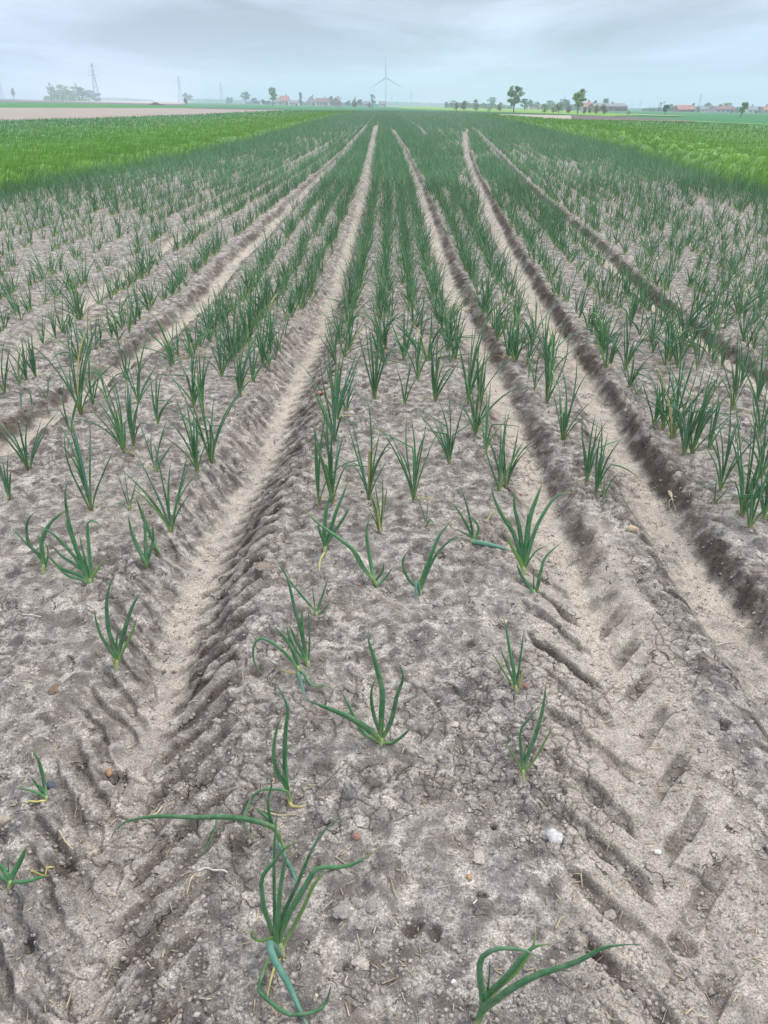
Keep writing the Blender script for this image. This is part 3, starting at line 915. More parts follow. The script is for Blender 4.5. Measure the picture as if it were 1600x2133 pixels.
def ribbons(name, base, az, tilt, curl, L, W, seg, mat, extra=None, twist=None, kind_label=None, cat=None):
    """many leaf blades in one mesh, vectorised"""
    n = len(L)
    t = np.linspace(0, 1, seg + 1)
    V = np.zeros((n, seg + 1, 2, 3), np.float32)
    pos = base.copy()
    dirx, diry = np.cos(az), np.sin(az)
    tw = az + PI / 2 if twist is None else twist
    wx, wy = np.cos(tw), np.sin(tw)
    for i in range(seg + 1):
        wv = W / 2 * max(.08, 1 - t[i] ** 1.7)
        V[:, i, 0] = pos - np.stack([wx * wv, wy * wv, 0 * wv], -1)
        V[:, i, 1] = pos + np.stack([wx * wv, wy * wv, 0 * wv], -1)
        if i < seg:
            a = tilt + curl * ((i + .5) / seg) ** 1.4
            st = L / seg
            pos = pos + np.stack([np.sin(a) * dirx * st, np.sin(a) * diry * st, np.cos(a) * st], -1)
    ids = np.arange(n * (seg + 1) * 2).reshape(n, seg + 1, 2)
    Fc = np.stack([ids[:, :-1, 0], ids[:, :-1, 1], ids[:, 1:, 1], ids[:, 1:, 0]], -1).reshape(-1, 4)
    al = np.broadcast_to(t[None, :, None], (n, seg + 1, 2))
    tint = np.broadcast_to(RNG.random(n)[:, None, None], (n, seg + 1, 2))
    at_ = {'along': al, 'tint': tint}
    if extra is not None:
        for k, v in extra.items(): at_[k] = np.broadcast_to(v[:, None, None], (n, seg + 1, 2))
    return V.reshape(-1, 3), Fc, at_

# the dense rows beyond the nearest three hundred plants
def build_onion_mass():
    sets = []
    pl = np.array([[q[0], q[1], q[2]] for q in stuff_plants])
    for lo, hi, nl, seg, wmul in ((0, 16, 9, 5, 1.05), (16, 45, 7, 3, 1.2), (45, 400, 4, 2, 1.9)):
        s = pl[(pl[:, 1] >= lo) & (pl[:, 1] < hi)]
        if not len(s): continue
        k = np.repeat(np.arange(len(s)), nl)
        n = len(k)
        base = np.stack([s[k, 0], s[k, 1], ground(s[:, 0], s[:, 1])[k] - .004], -1)
        base[:, :2] += RNG.normal(0, .008, (n, 2))
        L = s[k, 2] * RNG.uniform(.65, 1.15, n)
        W = .0085 * wmul * RNG.uniform(.7, 1.2, n)
        sets.append(ribbons('x', base, RNG.uniform(0, 2 * PI, n), np.abs(RNG.normal(.40, .22, n)), RNG.normal(.25, .55, n), L, W, seg, None,
                            twist=RNG.uniform(0, 2 * PI, n) if lo == 0 else RNG.normal(0, .6, n)))
    V = []; Fq = []; A = []; T = []; off = 0; MI = []
    for si, (v, f, a) in enumerate(sets):
        MI.append(np.full(len(f), 1 if si == 0 else 0))
        V.append(v); Fq.append(f + off); off += len(v); A.append(np.asarray(a['along']).ravel()); T.append(np.asarray(a['tint']).ravel())
    o = link_mesh('onion_crop', np.concatenate(V), np.concatenate(Fq), M_FAR_ONION, mats=[M_FAR_ONION, M_LEAF], mat_idx=np.concatenate(MI), attrs={'along': np.concatenate(A), 'tint': np.concatenate(T)})
    tag(o, 'mass of blue-green onion plants in rows running to the far end', 'onion crop', kind='stuff')
build_onion_mass()

# ------------------------------------------------------------------ green cereal either side
def cereal_material():
    m, nt, p = new_mat('young_cereal'); g = G(nt)
    e = g.attr('inner').outputs['Fac']; al = g.attr('along').outputs['Fac']; ti = g.attr('tint').outputs['Fac']
    pos = g.coord()
    c = g.mix(e, (.130, .315, .018), (.034, .158, .028))
    f = g.noise(pos, .9, 3)
    c = g.mix(g.ramp(g.noise(pos, .16, 4, .6, .3), [(.40, 0.0), (.62, .55)]), c, (.14, .31, .022))
    c = g.mix(g.ramp(g.noise(pos, 2.6, 3), [(.42, 0.0), (.62, .55)]), c, (.024, .105, .022))
    c = g.mix(g.ramp(f, [(.35, 0.0), (.7, .45)]), c, g.mix(e, (.19, .38, .020), (.050, .190, .030)))
    c = g.mix(g.math('MULTIPLY', ti, .30), c, g.mix(e, (.055, .19, .02), (.032, .15, .030)))
    g.l(c, p.inputs['Base Color'])
    p.inputs['Roughness'].default_value = .5
    p.inputs['Specular IOR Level'].default_value = .35
    return m
M_WHEAT = cereal_material()

def cereal(name, edge, top, x0, x1, nblade, label, bright, tuft):
    ex = np.array([p[0] for p in sorted(edge)]); ey = np.array([p[1] for p in sorted(edge)])
    tx = np.array([p[0] for p in sorted(top)]); ty = np.array([p[1] for p in sorted(top)])
    # ground distance lookups, vectorised: flat solve then two corrections for the lie of the land
    def pts(px, py):
        u = px - 800.0; v = py - 1066.5
        dx = u / (F_PX * CP - v * SP); dz = -(v * CP + F_PX * SP) / (F_PX * CP - v * SP)
        Y = np.clip(CAM_H / -dz, 1, 400)
        for _ in range(25):
            z = terrain(dx * Y, Y)
            Y = .5 * Y + .5 * np.clip((CAM_H - z) / -dz, 1, 400)
        return dx * Y, Y
    exw, eyw = pts(ex.astype(float), ey.astype(float))
    def inward(X, Y):
        o = np.argsort(eyw)
        return np.abs(X) - np.abs(np.interp(Y, eyw[o], exw[o]))
    # canopy
    nx, ny = 260, 120
    gx = np.linspace(x0, x1, nx)
    e_ = np.interp(gx, ex, ey); t_ = np.interp(gx, tx, ty)
    s = np.linspace(0, 1, ny)[:, None]
    PX = np.repeat(gx[None, :], ny, 0); PY = e_[None, :] + (t_ - e_)[None, :] * s ** .8
    X, Y = pts(PX, PY)
    inn = inward(X, Y) + .22 * vn2(X / .7, Y / .7, 48) + .10 * vn2(X / .2, Y / .2, 49)
    lump = vn2(X / .5, Y / .5, 41) * .05 + vn2(X / .16, Y / .16, 42) * .035
    hgt = .30 * sst(-.05, .45, inn) + lump * sst(0, .5, inn) * (1 + tuft * (1 - sst(0, 3, inn)))
    hgt = np.where(s < .004, 0, hgt)
    Z = terrain(X, Y) + hgt
    V = np.stack([X, Y, Z], -1).reshape(-1, 3)
    ids = np.arange(nx * ny).reshape(ny, nx)
    F1 = np.stack([ids[:-1, :-1], ids[:-1, 1:], ids[1:, 1:], ids[1:, :-1]], -1).reshape(-1, 4)
    inr = lambda X, Y: sst(bright[0], bright[1], inward(X, Y) + .06 * Y + 1.2 * vn2(X / 3.0, Y / 3.0, 45))
    A = {'inner': inr(X, Y).ravel(), 'along': np.full(nx * ny, .3), 'tint': (.6 + .4 * vn2(X / .2, Y / .2, 44)).ravel()}
    # blades
    px = RNG.uniform(x0, x1, nblade); ee = np.interp(px, ex, ey); tt = np.interp(px, tx, ty)
    py = ee + (tt - ee) * RNG.random(nblade) ** 1.15
    bx, by = pts(px, py)
    bi = inward(bx, by) + .22 * vn2(bx / .7, by / .7, 48) + .10 * vn2(bx / .2, by / .2, 49)
    okm = bi > -.12
    bx, by, bi = bx[okm], by[okm], bi[okm]
    n = len(bx)
    tz = vn2(bx / .5, by / .5, 41) * .05 * (1 + tuft * (1 - sst(0, 3, bi)))
    base = np.stack([bx, by, terrain(bx, by) + np.maximum(.30 * sst(-.05, .45, bi) - .12, 0) + tz * sst(0, .5, bi)], -1)
    L = RNG.uniform(.20, .34, n); W = np.maximum(.008, by * .00048) * RNG.uniform(.7, 1.3, n)
    wind = RNG.normal(.5, .9, n)
    v2, f2, a2 = ribbons('x', base, wind, np.abs(RNG.normal(.22, .15, n)), RNG.normal(.9, .5, n), L, W, 3, None, extra={'inner': inr(bx, by)}, twist=RNG.normal(0, .8, n))
    allv = np.concatenate([V, v2]); allf = np.concatenate([F1, f2 + len(V)])
    att = {k: np.concatenate([np.asarray(A[k]).ravel(), np.asarray(a2[k]).ravel()]) for k in A}
    o = link_mesh(name, allv, allf, M_WHEAT, attrs=att)
    tag(o, label, 'cereal crop', kind='stuff')
TOP_L = [(-600, 274), (0, 261), (200, 255), (400, 246), (480, 241), (560, 236), (640, 235), (745, 237)]
TOP_R = [(960, 238.2), (1038, 249), (1200, 259.5), (1400, 265), (1600, 273), (2200, 292)]
cereal('left_cereal_field', EDGE_L, TOP_L, -480, 740, 150000, 'bright green young cereal crop on the left of the onion rows', (2.0, 19.0), .7)
cereal('right_cereal_field', EDGE_R, TOP_R, 966, 2080, 130000, 'bright green tufted cereal crop on the right of the onion rows', (1.5, 19.0), 4.0)

# ------------------------------------------------------------------ distant fields
def field(name, far_pts, near_pts, x0, x1, off, col, label, nx=60, ny=5, var=.12, scale=.3):
    fx, fy = zip(*far_pts); nxp, nyp = zip(*near_pts)
    V = []
    gx = np.linspace(x0, x1, nx)
    for j in range(ny):
        for x in gx:
            yf = max(np.interp(x, fx, fy), y_eff(x) + .55); yn = max(np.interp(x, nxp, nyp), y_eff(x) + .6)
            y = yn + (yf - yn) * j / (ny - 1)
            p = at(x, y); V.append((p[0], p[1], p[2] + off))
    Fc = [(j * nx + i, j * nx + i + 1, (j + 1) * nx + i + 1, (j + 1) * nx + i) for j in range(ny - 1) for i in range(nx - 1)]
    o = link_mesh(name, np.array(V), Fc, simple(name + '_cover', col, .9, var, scale, .1))
    tag(o, label, 'field', kind='structure')
    return o
GREEN, DEEP, YEL, BARE, DARKSOIL, PALE = (.055, .19, .075), (.030, .115, .048), (.19, .33, .055), (.34, .285, .245), (.16, .12, .125), (.42, .36, .31)
field('meadow', [(-900, 150), (2500, 260)], [(-900, 268), (0, 250), (540, 232), (700, 237), (960, 238), (1038, 247), (1200, 253), (1600, 265), (2400, 285)], -900, 2400, .03, GREEN, 'wide flat green meadow reaching to the horizon', 160, 14)
field('green_strip', [(-600, 214), (0, 213), (200, 216), (380, 221.5), (420, 222)], [(-600, 227), (0, 225.5), (400, 227), (420, 227)], -600, 420, .07, (.045, .20, .04), 'narrow bright green strip behind the bare left field')
field('plowed_field', [(-600, 224), (0, 225.3), (400, 226.3), (500, 227.8), (592, 229.2)], [(-600, 280), (0, 265), (200, 259), (400, 248), (480, 242), (592, 233)], -600, 592, .10, BARE, 'bare pinkish-brown tilled field at left behind the cereal')
field('field_margin', [(395, 226.1), (500, 228.1), (600, 229.6)], [(395, 226.9), (500, 229.0), (600, 230.6)], 395, 600, .14, DARKSOIL, 'thin dark furrow along the tilled field edge', 30, 3)
field('dark_plowed_strip', [(-600, 206), (0, 207.6), (100, 209.6), (200, 213), (370, 217.2), (385, 220)], [(-600, 212), (0, 213), (200, 216), (340, 220), (385, 221.5)], -600, 385, .10, DARKSOIL, 'dark ploughed strip below the pale far left field')
field('pale_far_field', [(40, 208), (100, 206.6), (200, 205.4), (420, 207.4)], [(40, 209), (100, 210), (200, 213.2), (370, 217.5), (420, 212)], 40, 420, .13, PALE, 'pale sandy field far left beyond the dark strip')
field('far_left_field', [(-600, 190), (0, 200.0), (80, 203), (120, 203.5)], [(-600, 205), (0, 205.5), (120, 206.5)], -600, 120, .13, (.36, .33, .28), 'pale field on the far left skyline')
field('rapeseed_strip', [(800, 221.0), (1000, 224.5), (1150, 229), (1272, 236), (1330, 241)], [(800, 221.8), (850, 227), (1000, 232.6), (1150, 237.6), (1272, 243), (1330, 242.4)], 800, 1330, .07, YEL, 'light yellow-green strip in front of the right-hand trees')
field('dark_green_strip', [(540, 231), (800, 229), (1000, 233.5), (1150, 238), (1300, 244)], [(540, 233), (800, 236), (1036, 239.2), (1150, 240.6), (1300, 245.5)], 640, 1300, .06, DEEP, 'dark green margin at the far end of the onion rows')
field('pale_bare_field', [(1030, 239.2), (1200, 242.6), (1240, 250)], [(1030, 240), (1042, 254), (1200, 263), (1240, 263)], 1032, 1238, .12, PALE, 'pale bare triangular field behind the right cereal')
field('brown_bare_field', [(1190, 242.6), (1300, 246), (1450, 254.6)], [(1190, 250), (1240, 259), (1300, 260), (1450, 258)], 1190, 1450, .13, DARKSOIL, 'brown bare field beside the pale bare triangle on the right')
field('grass_margin', [(1240, 251.8), (1450, 256), (1600, 263), (2000, 280)], [(1240, 252.8), (1450, 257.4), (1600, 265), (2000, 283)], 1240, 2000, .16, (.22, .33, .11), 'pale grassy margin along the right cereal field', 40, 3)
field('pale_green_strip', [(1290, 237.6), (1400, 241.4), (1432, 243.6)], [(1290, 241), (1400, 243.4), (1432, 244)], 1290, 1432, .12, (.24, .34, .16), 'pale green strip near the right-hand barn', 30, 3)

# ------------------------------------------------------------------ trees and shrubs
LEAFCOL = {'pale': (.24, .36, .11), 'mid': (.17, .33, .10), 'dark': (.055, .13, .065), 'grey': (.27, .33, .20), 'blue': (.11, .225, .125), 'brown': (.25, .235, .16), 'lime': (.26, .40, .11)}
def foliage_mat(col):
    nm = 'foliage_' + col
    if nm in MATS: return MATS[nm]
    m, nt, p = new_mat(nm); g = G(nt); c = LEAFCOL[col]
    ti = g.attr('tint').outputs['Fac']
    cc = g.mix(ti, tuple(x * .55 for x in c), tuple(x * 1.4 for x in c))
    g.l(cc, p.inputs['Base Color']); p.inputs['Roughness'].default_value = .6
    MATS[nm] = m
    return m
BARK = simple('bark', (.095, .082, .068), .9, .3, 3)

TREE_N = [0]
def tree(px, by, ty, wpx, kind, col, label, name='tree', cat='tree', D=None, group=None, leanx=0.0):
    TREE_N[0] += 1
    rnd = random.Random(1000 + TREE_N[0] * 17); rg = np.random.default_rng(TREE_N[0] * 31 + 5)
    if D is None:
        p = at(px, by)
        if p[1] > 950: D = 950
    if D is not None:
        d = ray(px, by); d = d / d[1]; p = np.array([d[0] * D, D, float(terrain(d[0] * D, D))])
    pm = px_m(p[1])
    d = ray(px, ty); k = p[1] / d[1]
    H = max(.15, CAM_H + d[2] * k - p[2]); W = 1.15 * wpx / pm
    root = empty(name, p); tag(root, label, cat, group)
    trunk = Acc()
    r0 = H * (.022 if kind != 'willow' else .04)
    blobs = []
    if kind == 'broad':
        hb = .30
        for i in range(30):
            a = rnd.uniform(0, 2 * PI); f = rnd.random() ** .45; zz = hb + (1 - hb) * rnd.uniform(.05, .93)
            env = math.sin(PI * min(1, max(.08, (zz - hb + .08) / (1 - hb + .1)))) ** .6
            blobs.append((math.cos(a) * f * W * .40 * env, math.sin(a) * f * W * .40 * env, zz * H, W * rnd.uniform(.08, .15), H * rnd.uniform(.04, .075)))
    elif kind == 'willow':
        for i in range(16):
            a = rnd.uniform(0, 2 * PI); f = rnd.random() ** .5; zz = rnd.uniform(.22, .92)
            env = .6 + .4 * math.sin(PI * zz)
            blobs.append((math.cos(a) * f * W * .38 * env, math.sin(a) * f * W * .38 * env, zz * H, W * rnd.uniform(.13, .2), H * rnd.uniform(.09, .14)))
    elif kind == 'poplar':
        for i in range(12):
            zz = rnd.uniform(.2, .96); env = (1 - zz) ** .4
            a = rnd.uniform(0, 2 * PI)
            blobs.append((math.cos(a) * W * .22 * env, math.sin(a) * W * .22 * env, zz * H, W * .22, H * .08))
    elif kind == 'conifer':
        for i in range(14):
            zz = .12 + .86 * (i + .5) / 14; env = (1 - zz)
            for _ in range(3):
                a = rnd.uniform(0, 2 * PI)
                blobs.append((math.cos(a) * W * .36 * env, math.sin(a) * W * .36 * env, zz * H, W * (.05 + .18 * env), H * .035))
    elif kind == 'bush':
        for i in range(10):
            a = rnd.uniform(0, 2 * PI); f = rnd.random() ** .5; zz = rnd.uniform(.12, .85)
            blobs.append((math.cos(a) * f * W * .38, math.sin(a) * f * W * .38, zz * H, W * .17, H * .15))
    elif kind == 'sparse':
        for i in range(9):
            a = rnd.uniform(0, 2 * PI); f = rnd.random() ** .5; zz = rnd.uniform(.35, .95)
            blobs.append((math.cos(a) * f * W * .40, math.sin(a) * f * W * .40, zz * H, W * .13, H * .07))
    lx = leanx / pm
    # trunk and limbs
    top = .8 * H if kind not in ('willow', 'bush') else .3 * H
    path = [np.array([lx * (z / H) + rnd.gauss(0, .012) * H * (z > 0), rnd.gauss(0, .012) * H * (z > 0), z]) for z in np.linspace(-.15, top, 6)]
    V, Fc, _ = tube(catmull(path, 9), np.linspace(r0 * 1.25, r0 * .35, 9), 6); trunk.add(V, Fc)
    for b in blobs[:18]:
        z0 = min(top * .95, b[2] * rnd.uniform(.35, .7)); q = np.array([lx * z0 / H, 0, z0])
        e = np.array([b[0] + lx * b[2] / H, b[1], b[2]])
        m_ = (q + e) / 2 + np.array([0, 0, .03 * H])
        V, Fc, _ = tube(catmull([q, m_, e], 5), np.linspace(r0 * .42, r0 * .10, 5), 4); trunk.add(V, Fc)
        if kind == 'sparse':
            for _ in range(5):
                e2 = e + np.array([rnd.gauss(0, .12) * W, rnd.gauss(0, .12) * W, rnd.uniform(.0, .12) * H])
                trunk.bar(q + (e - q) * .7, e2, r0 * .08, 3)
    trunk.build('trunk', BARK, root)
    # crown of leaf clumps
    nper = {'broad': 105, 'willow': 150, 'poplar': 150, 'conifer': 60, 'bush': 130, 'sparse': 50}[kind]
    C = []; S = []; T = []
    for bi, b in enumerate(blobs):
        n = int(nper * rnd.uniform(.6, 1.3))
        g_ = rg.normal(0, 1, (n, 3)); g_ /= np.linalg.norm(g_, axis=1)[:, None]
        rad = rg.random(n) ** .45
        c = g_ * rad[:, None] * np.array([b[3], b[3], b[4]]) * 1.25 + np.array([b[0] + lx * b[2] / H, b[1], b[2]])
        C.append(c); S.append(np.full(n, H * (.020 if kind != 'bush' else .040)) * rg.uniform(.6, 1.4, n)); T.append(np.clip(rnd.uniform(.2, .8) + rg.normal(0, .2, n), 0, 1))
    C = np.concatenate(C); S = np.concatenate(S); T = np.concatenate(T)
    C[:, 2] = np.maximum(C[:, 2], .05)
    n = len(C)
    a1 = rg.normal(0, 1, (n, 3)); a1 /= np.linalg.norm(a1, axis=1)[:, None]
    a2 = np.cross(a1, rg.normal(0, 1, (n, 3))); a2 /= np.linalg.norm(a2, axis=1)[:, None]
    q = np.stack([C - a1 * S[:, None] * 1.3, C - a2 * S[:, None] * .8, C + a1 * S[:, None] * 1.3, C + a2 * S[:, None] * .8], 1).reshape(-1, 3)
    Fc = np.arange(4 * n).reshape(n, 4)
    link_mesh('crown', q, Fc, foliage_mat(col), root, False, {'tint': np.repeat(T, 4)})
    return root

# ---- grove on the left skyline
GL = 'trees in the far left grove'
for px, ty, w, kind, col, lab in [
    (107, 171, 11, 'sparse', 'grey', 'bare-topped thin tree at the left end of the far left grove'),
    (113, 181, 24, 'broad', 'mid', 'round green tree second from the left in the far left grove'),
    (131, 176, 30, 'broad', 'lime', 'largest light green tree in the far left grove'),
    (153, 180, 26, 'broad', 'lime', 'light green tree just left of the grove\'s bare spire'),
    (165, 173, 12, 'sparse', 'grey', 'bare spire-like tree in the middle of the far left grove'),
    (172, 181, 20, 'broad', 'blue', 'dusky green tree just right of the grove\'s bare spire'),
    (187, 187, 24, 'broad', 'blue', 'low blue-green tree near the right end of the grove'),
    (201, 193, 14, 'bush', 'dark', 'dark bush at the right end of the grove beside the pylon')]:
    tree(px, 203.5, ty, w * 1.1, kind, col, lab, D=700, group=GL)
tree(28, 198, 183, 7, 'broad', 'dark', 'lone small tree near the left picture edge on the skyline', D=800)
tree(388, 218, 203, 7, 'bush', 'brown', 'small brownish bush beside the pale field end, left of centre', 'shrub', 'shrub')
tree(391, 208, 193, 22, 'broad', 'blue', 'hazy tree group at the foot of the second pylon', D=760)
tree(289, 241.5, 239.2, 6, 'bush', 'dark', 'tiny dark weed at the edge of the bare left field', 'weed', 'weed')
# ---- centre
tree(478, 209, 201, 14, 'bush', 'blue', 'low bush left of the round tree beyond the centre meadow', 'shrub', 'shrub', D=720)
tree(512, 211, 191, 26, 'broad', 'blue', 'round hazy green tree left of the pale roadside tree', D=620)
tree(532, 212, 203, 18, 'bush', 'dark', 'dark low bush just right of the round hazy tree', 'shrub', 'shrub', D=620)
tree(569, 221.5, 182, 20, 'broad', 'lime', 'pale green tree with a thin trunk standing alone left of centre')
tree(549, 212, 205, 8, 'bush', 'dark', 'dark round bush left of the red roof', 'shrub', 'shrub', D=560)
tree(558, 212, 206, 8, 'bush', 'dark', 'second dark round bush beside the red roofed house', 'shrub', 'shrub', D=560)
tree(627, 214, 192, 9, 'poplar', 'blue', 'tall narrow blue-green poplar between the centre houses', D=560)
tree(690, 212, 200, 9, 'broad', 'dark', 'dark tree rising behind the brown-red house in the centre', D=640)
tree(707, 212, 201, 10, 'sparse', 'brown', 'bare twiggy tree right of the brown-red centre house', D=640)
tree(739, 225, 207, 12, 'willow', 'grey', 'grey pollard willow left of the wind turbine by itself', 'willow_tree', 'willow')
tree(750, 218, 205, 11, 'broad', 'dark', 'dark round-topped tree just right of the small gabled house', D=480)
tree(776, 226, 192, 15, 'sparse', 'grey', 'bare-crowned willow nearest left of the wind turbine', 'willow_tree', 'willow')
tree(769, 225, 211, 7, 'willow', 'grey', 'low willow stump beside the bare-crowned willow', 'willow_tree', 'willow')
tree(708, 223, 216, 12, 'sparse', 'brown', 'low tangle of bare branches in the centre meadow', 'shrub', 'shrub')
tree(724, 216, 207, 12, 'bush', 'blue', 'hazy bush between brown-red house and small gable', 'shrub', 'shrub', D=560)
# ---- right-hand willows and trees
WL = 'pollard willows along the yellow-green strip'
for px, by, ty, w, col, lab in [
    (951, 231, 212, 10, 'grey', 'leftmost grey willow in the row on the right of centre'),
    (967, 231.3, 210, 15, 'brown', 'brownish full willow second from the left in its row'),
    (993, 232, 215, 15, 'grey', 'broad low willow below a dark green tree top'),
    (1020, 233, 221, 14, 'grey', 'squat light willow in front of the large blue-green tree'),
    (1040, 233, 213, 11, 'grey', 'thin willow just left of the tall green tree'),
    (1134, 236, 217, 15, 'lime', 'pale rounded willow midway between the two tall trees'),
    (1153, 236, 221, 11, 'grey', 'small willow just right of the pale rounded willow'),
    (1164, 236.4, 211, 17, 'grey', 'taller greyish willow left of the mistletoe tree'),
    (1185, 237, 220, 11, 'brown', 'small brownish willow close left of the mistletoe tree'),
    (1217, 238, 221, 9, 'brown', 'brown willow just right of the mistletoe tree'),
    (1228, 238, 224, 8, 'grey', 'low willow in front of the red roof beside the barn'),
    (1242, 239, 217, 15, 'grey', 'left one of two willows in front of the long barn'),
    (1257, 239, 217, 15, 'brown', 'right one of two willows in front of the long barn'),
    (1308, 240, 229, 11, 'lime', 'small pale round willow right of the barn\'s brick end')]:
    tree(px, by, ty, w, 'willow', col, lab, 'willow_tree', 'willow', group=WL)
tree(1070, 234.5, 178, 32, 'broad', 'mid', 'tallest full green tree right of centre with a clear trunk')
tree(1203, 237.5, 184, 32, 'broad', 'pale', 'tall pale green tree with mistletoe-like gaps left of the barn')
tree(1092, 230.5, 205, 21, 'broad', 'blue', 'blue-green tree just right of the tallest green tree')
for px, by, ty, w, kind, col, lab in [
    (930, 222, 212, 10, 'broad', 'blue', 'small hazy tree at the left end of the distant right tree belt'),
    (943, 222, 209, 16, 'broad', 'blue', 'hazy dark tree behind the leftmost grey willow'),
    (975, 223, 210, 20, 'sparse', 'brown', 'brownish hazy tree behind the second willow'),
    (990, 222, 207, 11, 'broad', 'dark', 'dark green tree top above the broad low willow'),
    (1024, 223.5, 202, 21, 'broad', 'blue', 'large blue-green tree behind the squat light willow'),
    (1008, 223, 213, 12, 'bush', 'blue', 'hazy bush left of the large blue-green tree'),
    (1106, 225, 207, 15, 'broad', 'blue', 'hazy tree touching the right of the blue-green tree'),
    (1118, 226, 211, 13, 'broad', 'mid', 'hazy green tree left of the pale rounded willow'),
    (1145, 227, 209, 20, 'broad', 'mid', 'hazy round tree behind the small willow of the middle group'),
    (1172, 228, 206, 22, 'broad', 'blue', 'wide hazy tree behind the taller greyish willow'),
    (1181, 229, 208, 12, 'broad', 'dark', 'dark tree just left behind the mistletoe tree'),
    (1239, 226, 208, 14, 'broad', 'dark', 'left of three tree tops behind the barn roof'),
    (1260, 226, 204, 17, 'broad', 'blue', 'tallest of three tree tops behind the barn roof'),
    (1274, 226, 211, 9, 'broad', 'dark', 'right of three tree tops behind the barn roof')]:
    tree(px, by, ty, w, kind, col, lab, D=430 if px > 1100 else 470)
tree(1386, 238.5, 217, 14, 'broad', 'dark', 'dark round tree on a clear trunk right of the barn')
for px, by, ty, w, kind, col, lab in [
    (1376, 230, 211, 16, 'sparse', 'lime', 'pale loose tree behind the dark round tree'),
    (1396, 231, 216, 12, 'broad', 'mid', 'green tree just right of the dark round tree'),
    (1360, 231, 225, 22, 'bush', 'blue', 'low hedge-like bush left of the dark round tree'),
    (1443, 231, 215, 8, 'poplar', 'dark', 'small dark narrow tree at the red long barn\'s right end'),
    (1453, 232, 221, 14, 'bush', 'lime', 'pale bush right of the red long barn'),
    (1473, 232, 213, 18, 'broad', 'blue', 'blue-green tree between the red long barn and the pale house'),
    (1511, 233, 213, 22, 'broad', 'lime', 'pale green tree rising behind the pale house'),
    (1499, 233, 217, 10, 'broad', 'dark', 'dark tree behind the pale house roof\'s left part'),
    (1533, 235, 222, 10, 'bush', 'mid', 'bush at the right end of the pale house'),
    (1550, 236, 220, 10, 'broad', 'blue', 'hazy tree right behind the leaning ivy-clad tree')]:
    tree(px, by, ty, w, kind, col, lab, D=420)
tree(1543, 244, 213, 15, 'willow', 'pale', 'leaning ivy-clad tree with a ragged top near the right picture edge', leanx=5)
CN = 'conifers near the right picture edge'
for px, ty, w, lab in [(1565, 217, 8, 'tallest dark conifer near the right picture edge'), (1572, 222, 7, 'middle conifer of three near the right picture edge'), (1579, 221, 8, 'rightmost of three dark conifers by the small red house')]:
    tree(px, 237, ty, w, 'conifer', 'dark', lab, 'conifer_tree', 'conifer', D=400, group=CN)

# ------------------------------------------------------------------ far woods
def forest(name, x0, x1, D, tops, label, col):
    rg = np.random.default_rng(len(name) * 7 + int(D)); C = []; S = []; T = []
    for x in np.linspace(x0, x1, int((x1 - x0) * 2.2)):
        x = x + rg.normal(0, .5)
        d = ray(x, 300); d /= d[1]; Dd = D * rg.uniform(1, 1.15); X = d[0] * Dd; z0 = float(terrain(X, Dd))
        H = np.interp(x, *zip(*tops)) * Dd * .000487 * rg.uniform(.75, 1.15)
        n = 40
        c = rg.normal(0, 1, (n, 3)); c /= np.linalg.norm(c, axis=1)[:, None]
        c *= rg.random(n)[:, None] ** .4 * np.array([Dd * .0012, Dd * .0012, H * .5])
        C.append(c + np.array([X, Dd, z0 + H * .5])); S.append(np.full(n, H * .14)); T.append(np.full(n, rg.random()))
    C = np.concatenate(C); S = np.concatenate(S); T = np.concatenate(T); n = len(C)
    a1 = rg.normal(0, 1, (n, 3)); a1 /= np.linalg.norm(a1, axis=1)[:, None]
    a2 = np.cross(a1, rg.normal(0, 1, (n, 3))); a2 /= np.linalg.norm(a2, axis=1)[:, None]
    q = np.stack([C - a1 * S[:, None], C - a2 * S[:, None], C + a1 * S[:, None], C + a2 * S[:, None]], 1).reshape(-1, 3)
    o = link_mesh(name, q, np.arange(4 * n).reshape(n, 4), foliage_mat(col), None, False, {'tint': np.repeat(T, 4)})
    tag(o, label, 'wood', kind='stuff')
forest('far_wood', 395, 720, 1500, [(395, 7), (480, 6), (720, 4)], 'blue hazy wood on the horizon left of the centre houses', 'dark')
forest('distant_forest', 800, 960, 1500, [(800, 8), (900, 7), (960, 6)], 'blue hazy forest strip right of the wind turbine', 'dark')
forest('skyline_copse', 205, 330, 1500, [(205, 6), (270, 6), (330, 3)], 'faint blue copse on the skyline right of the tall pylon', 'dark')
forest('tree_belt_undergrowth', 925, 1062, 520, [(925, 8), (960, 11), (1000, 9), (1062, 7)], 'hazy undergrowth joining the trees left of the tallest green tree', 'blue')
forest('farm_undergrowth', 1088, 1215, 500, [(1088, 9), (1150, 12), (1215, 10)], 'hazy undergrowth joining the trees between the two tall trees', 'blue')
forest('village_hedges', 520, 800, 690, [(520, 5), (600, 6), (700, 7), (800, 4)], 'low hazy garden hedges around the centre houses', 'blue')
forest('farm_hedges', 1330, 1610, 470, [(1330, 6), (1400, 9), (1500, 11), (1610, 12)], 'low hazy garden hedges around the right-hand farms', 'blue')
forest('grove_undergrowth', 110, 200, 720, [(110, 9), (150, 12), (185, 8), (200, 5)], 'pale undergrowth filling the far left grove', 'lime')
forest('right_hedgerow', 1300, 1600, 900, [(1300, 4), (1450, 5), (1600, 7)], 'hazy hedgerow on the horizon at the right', 'dark')

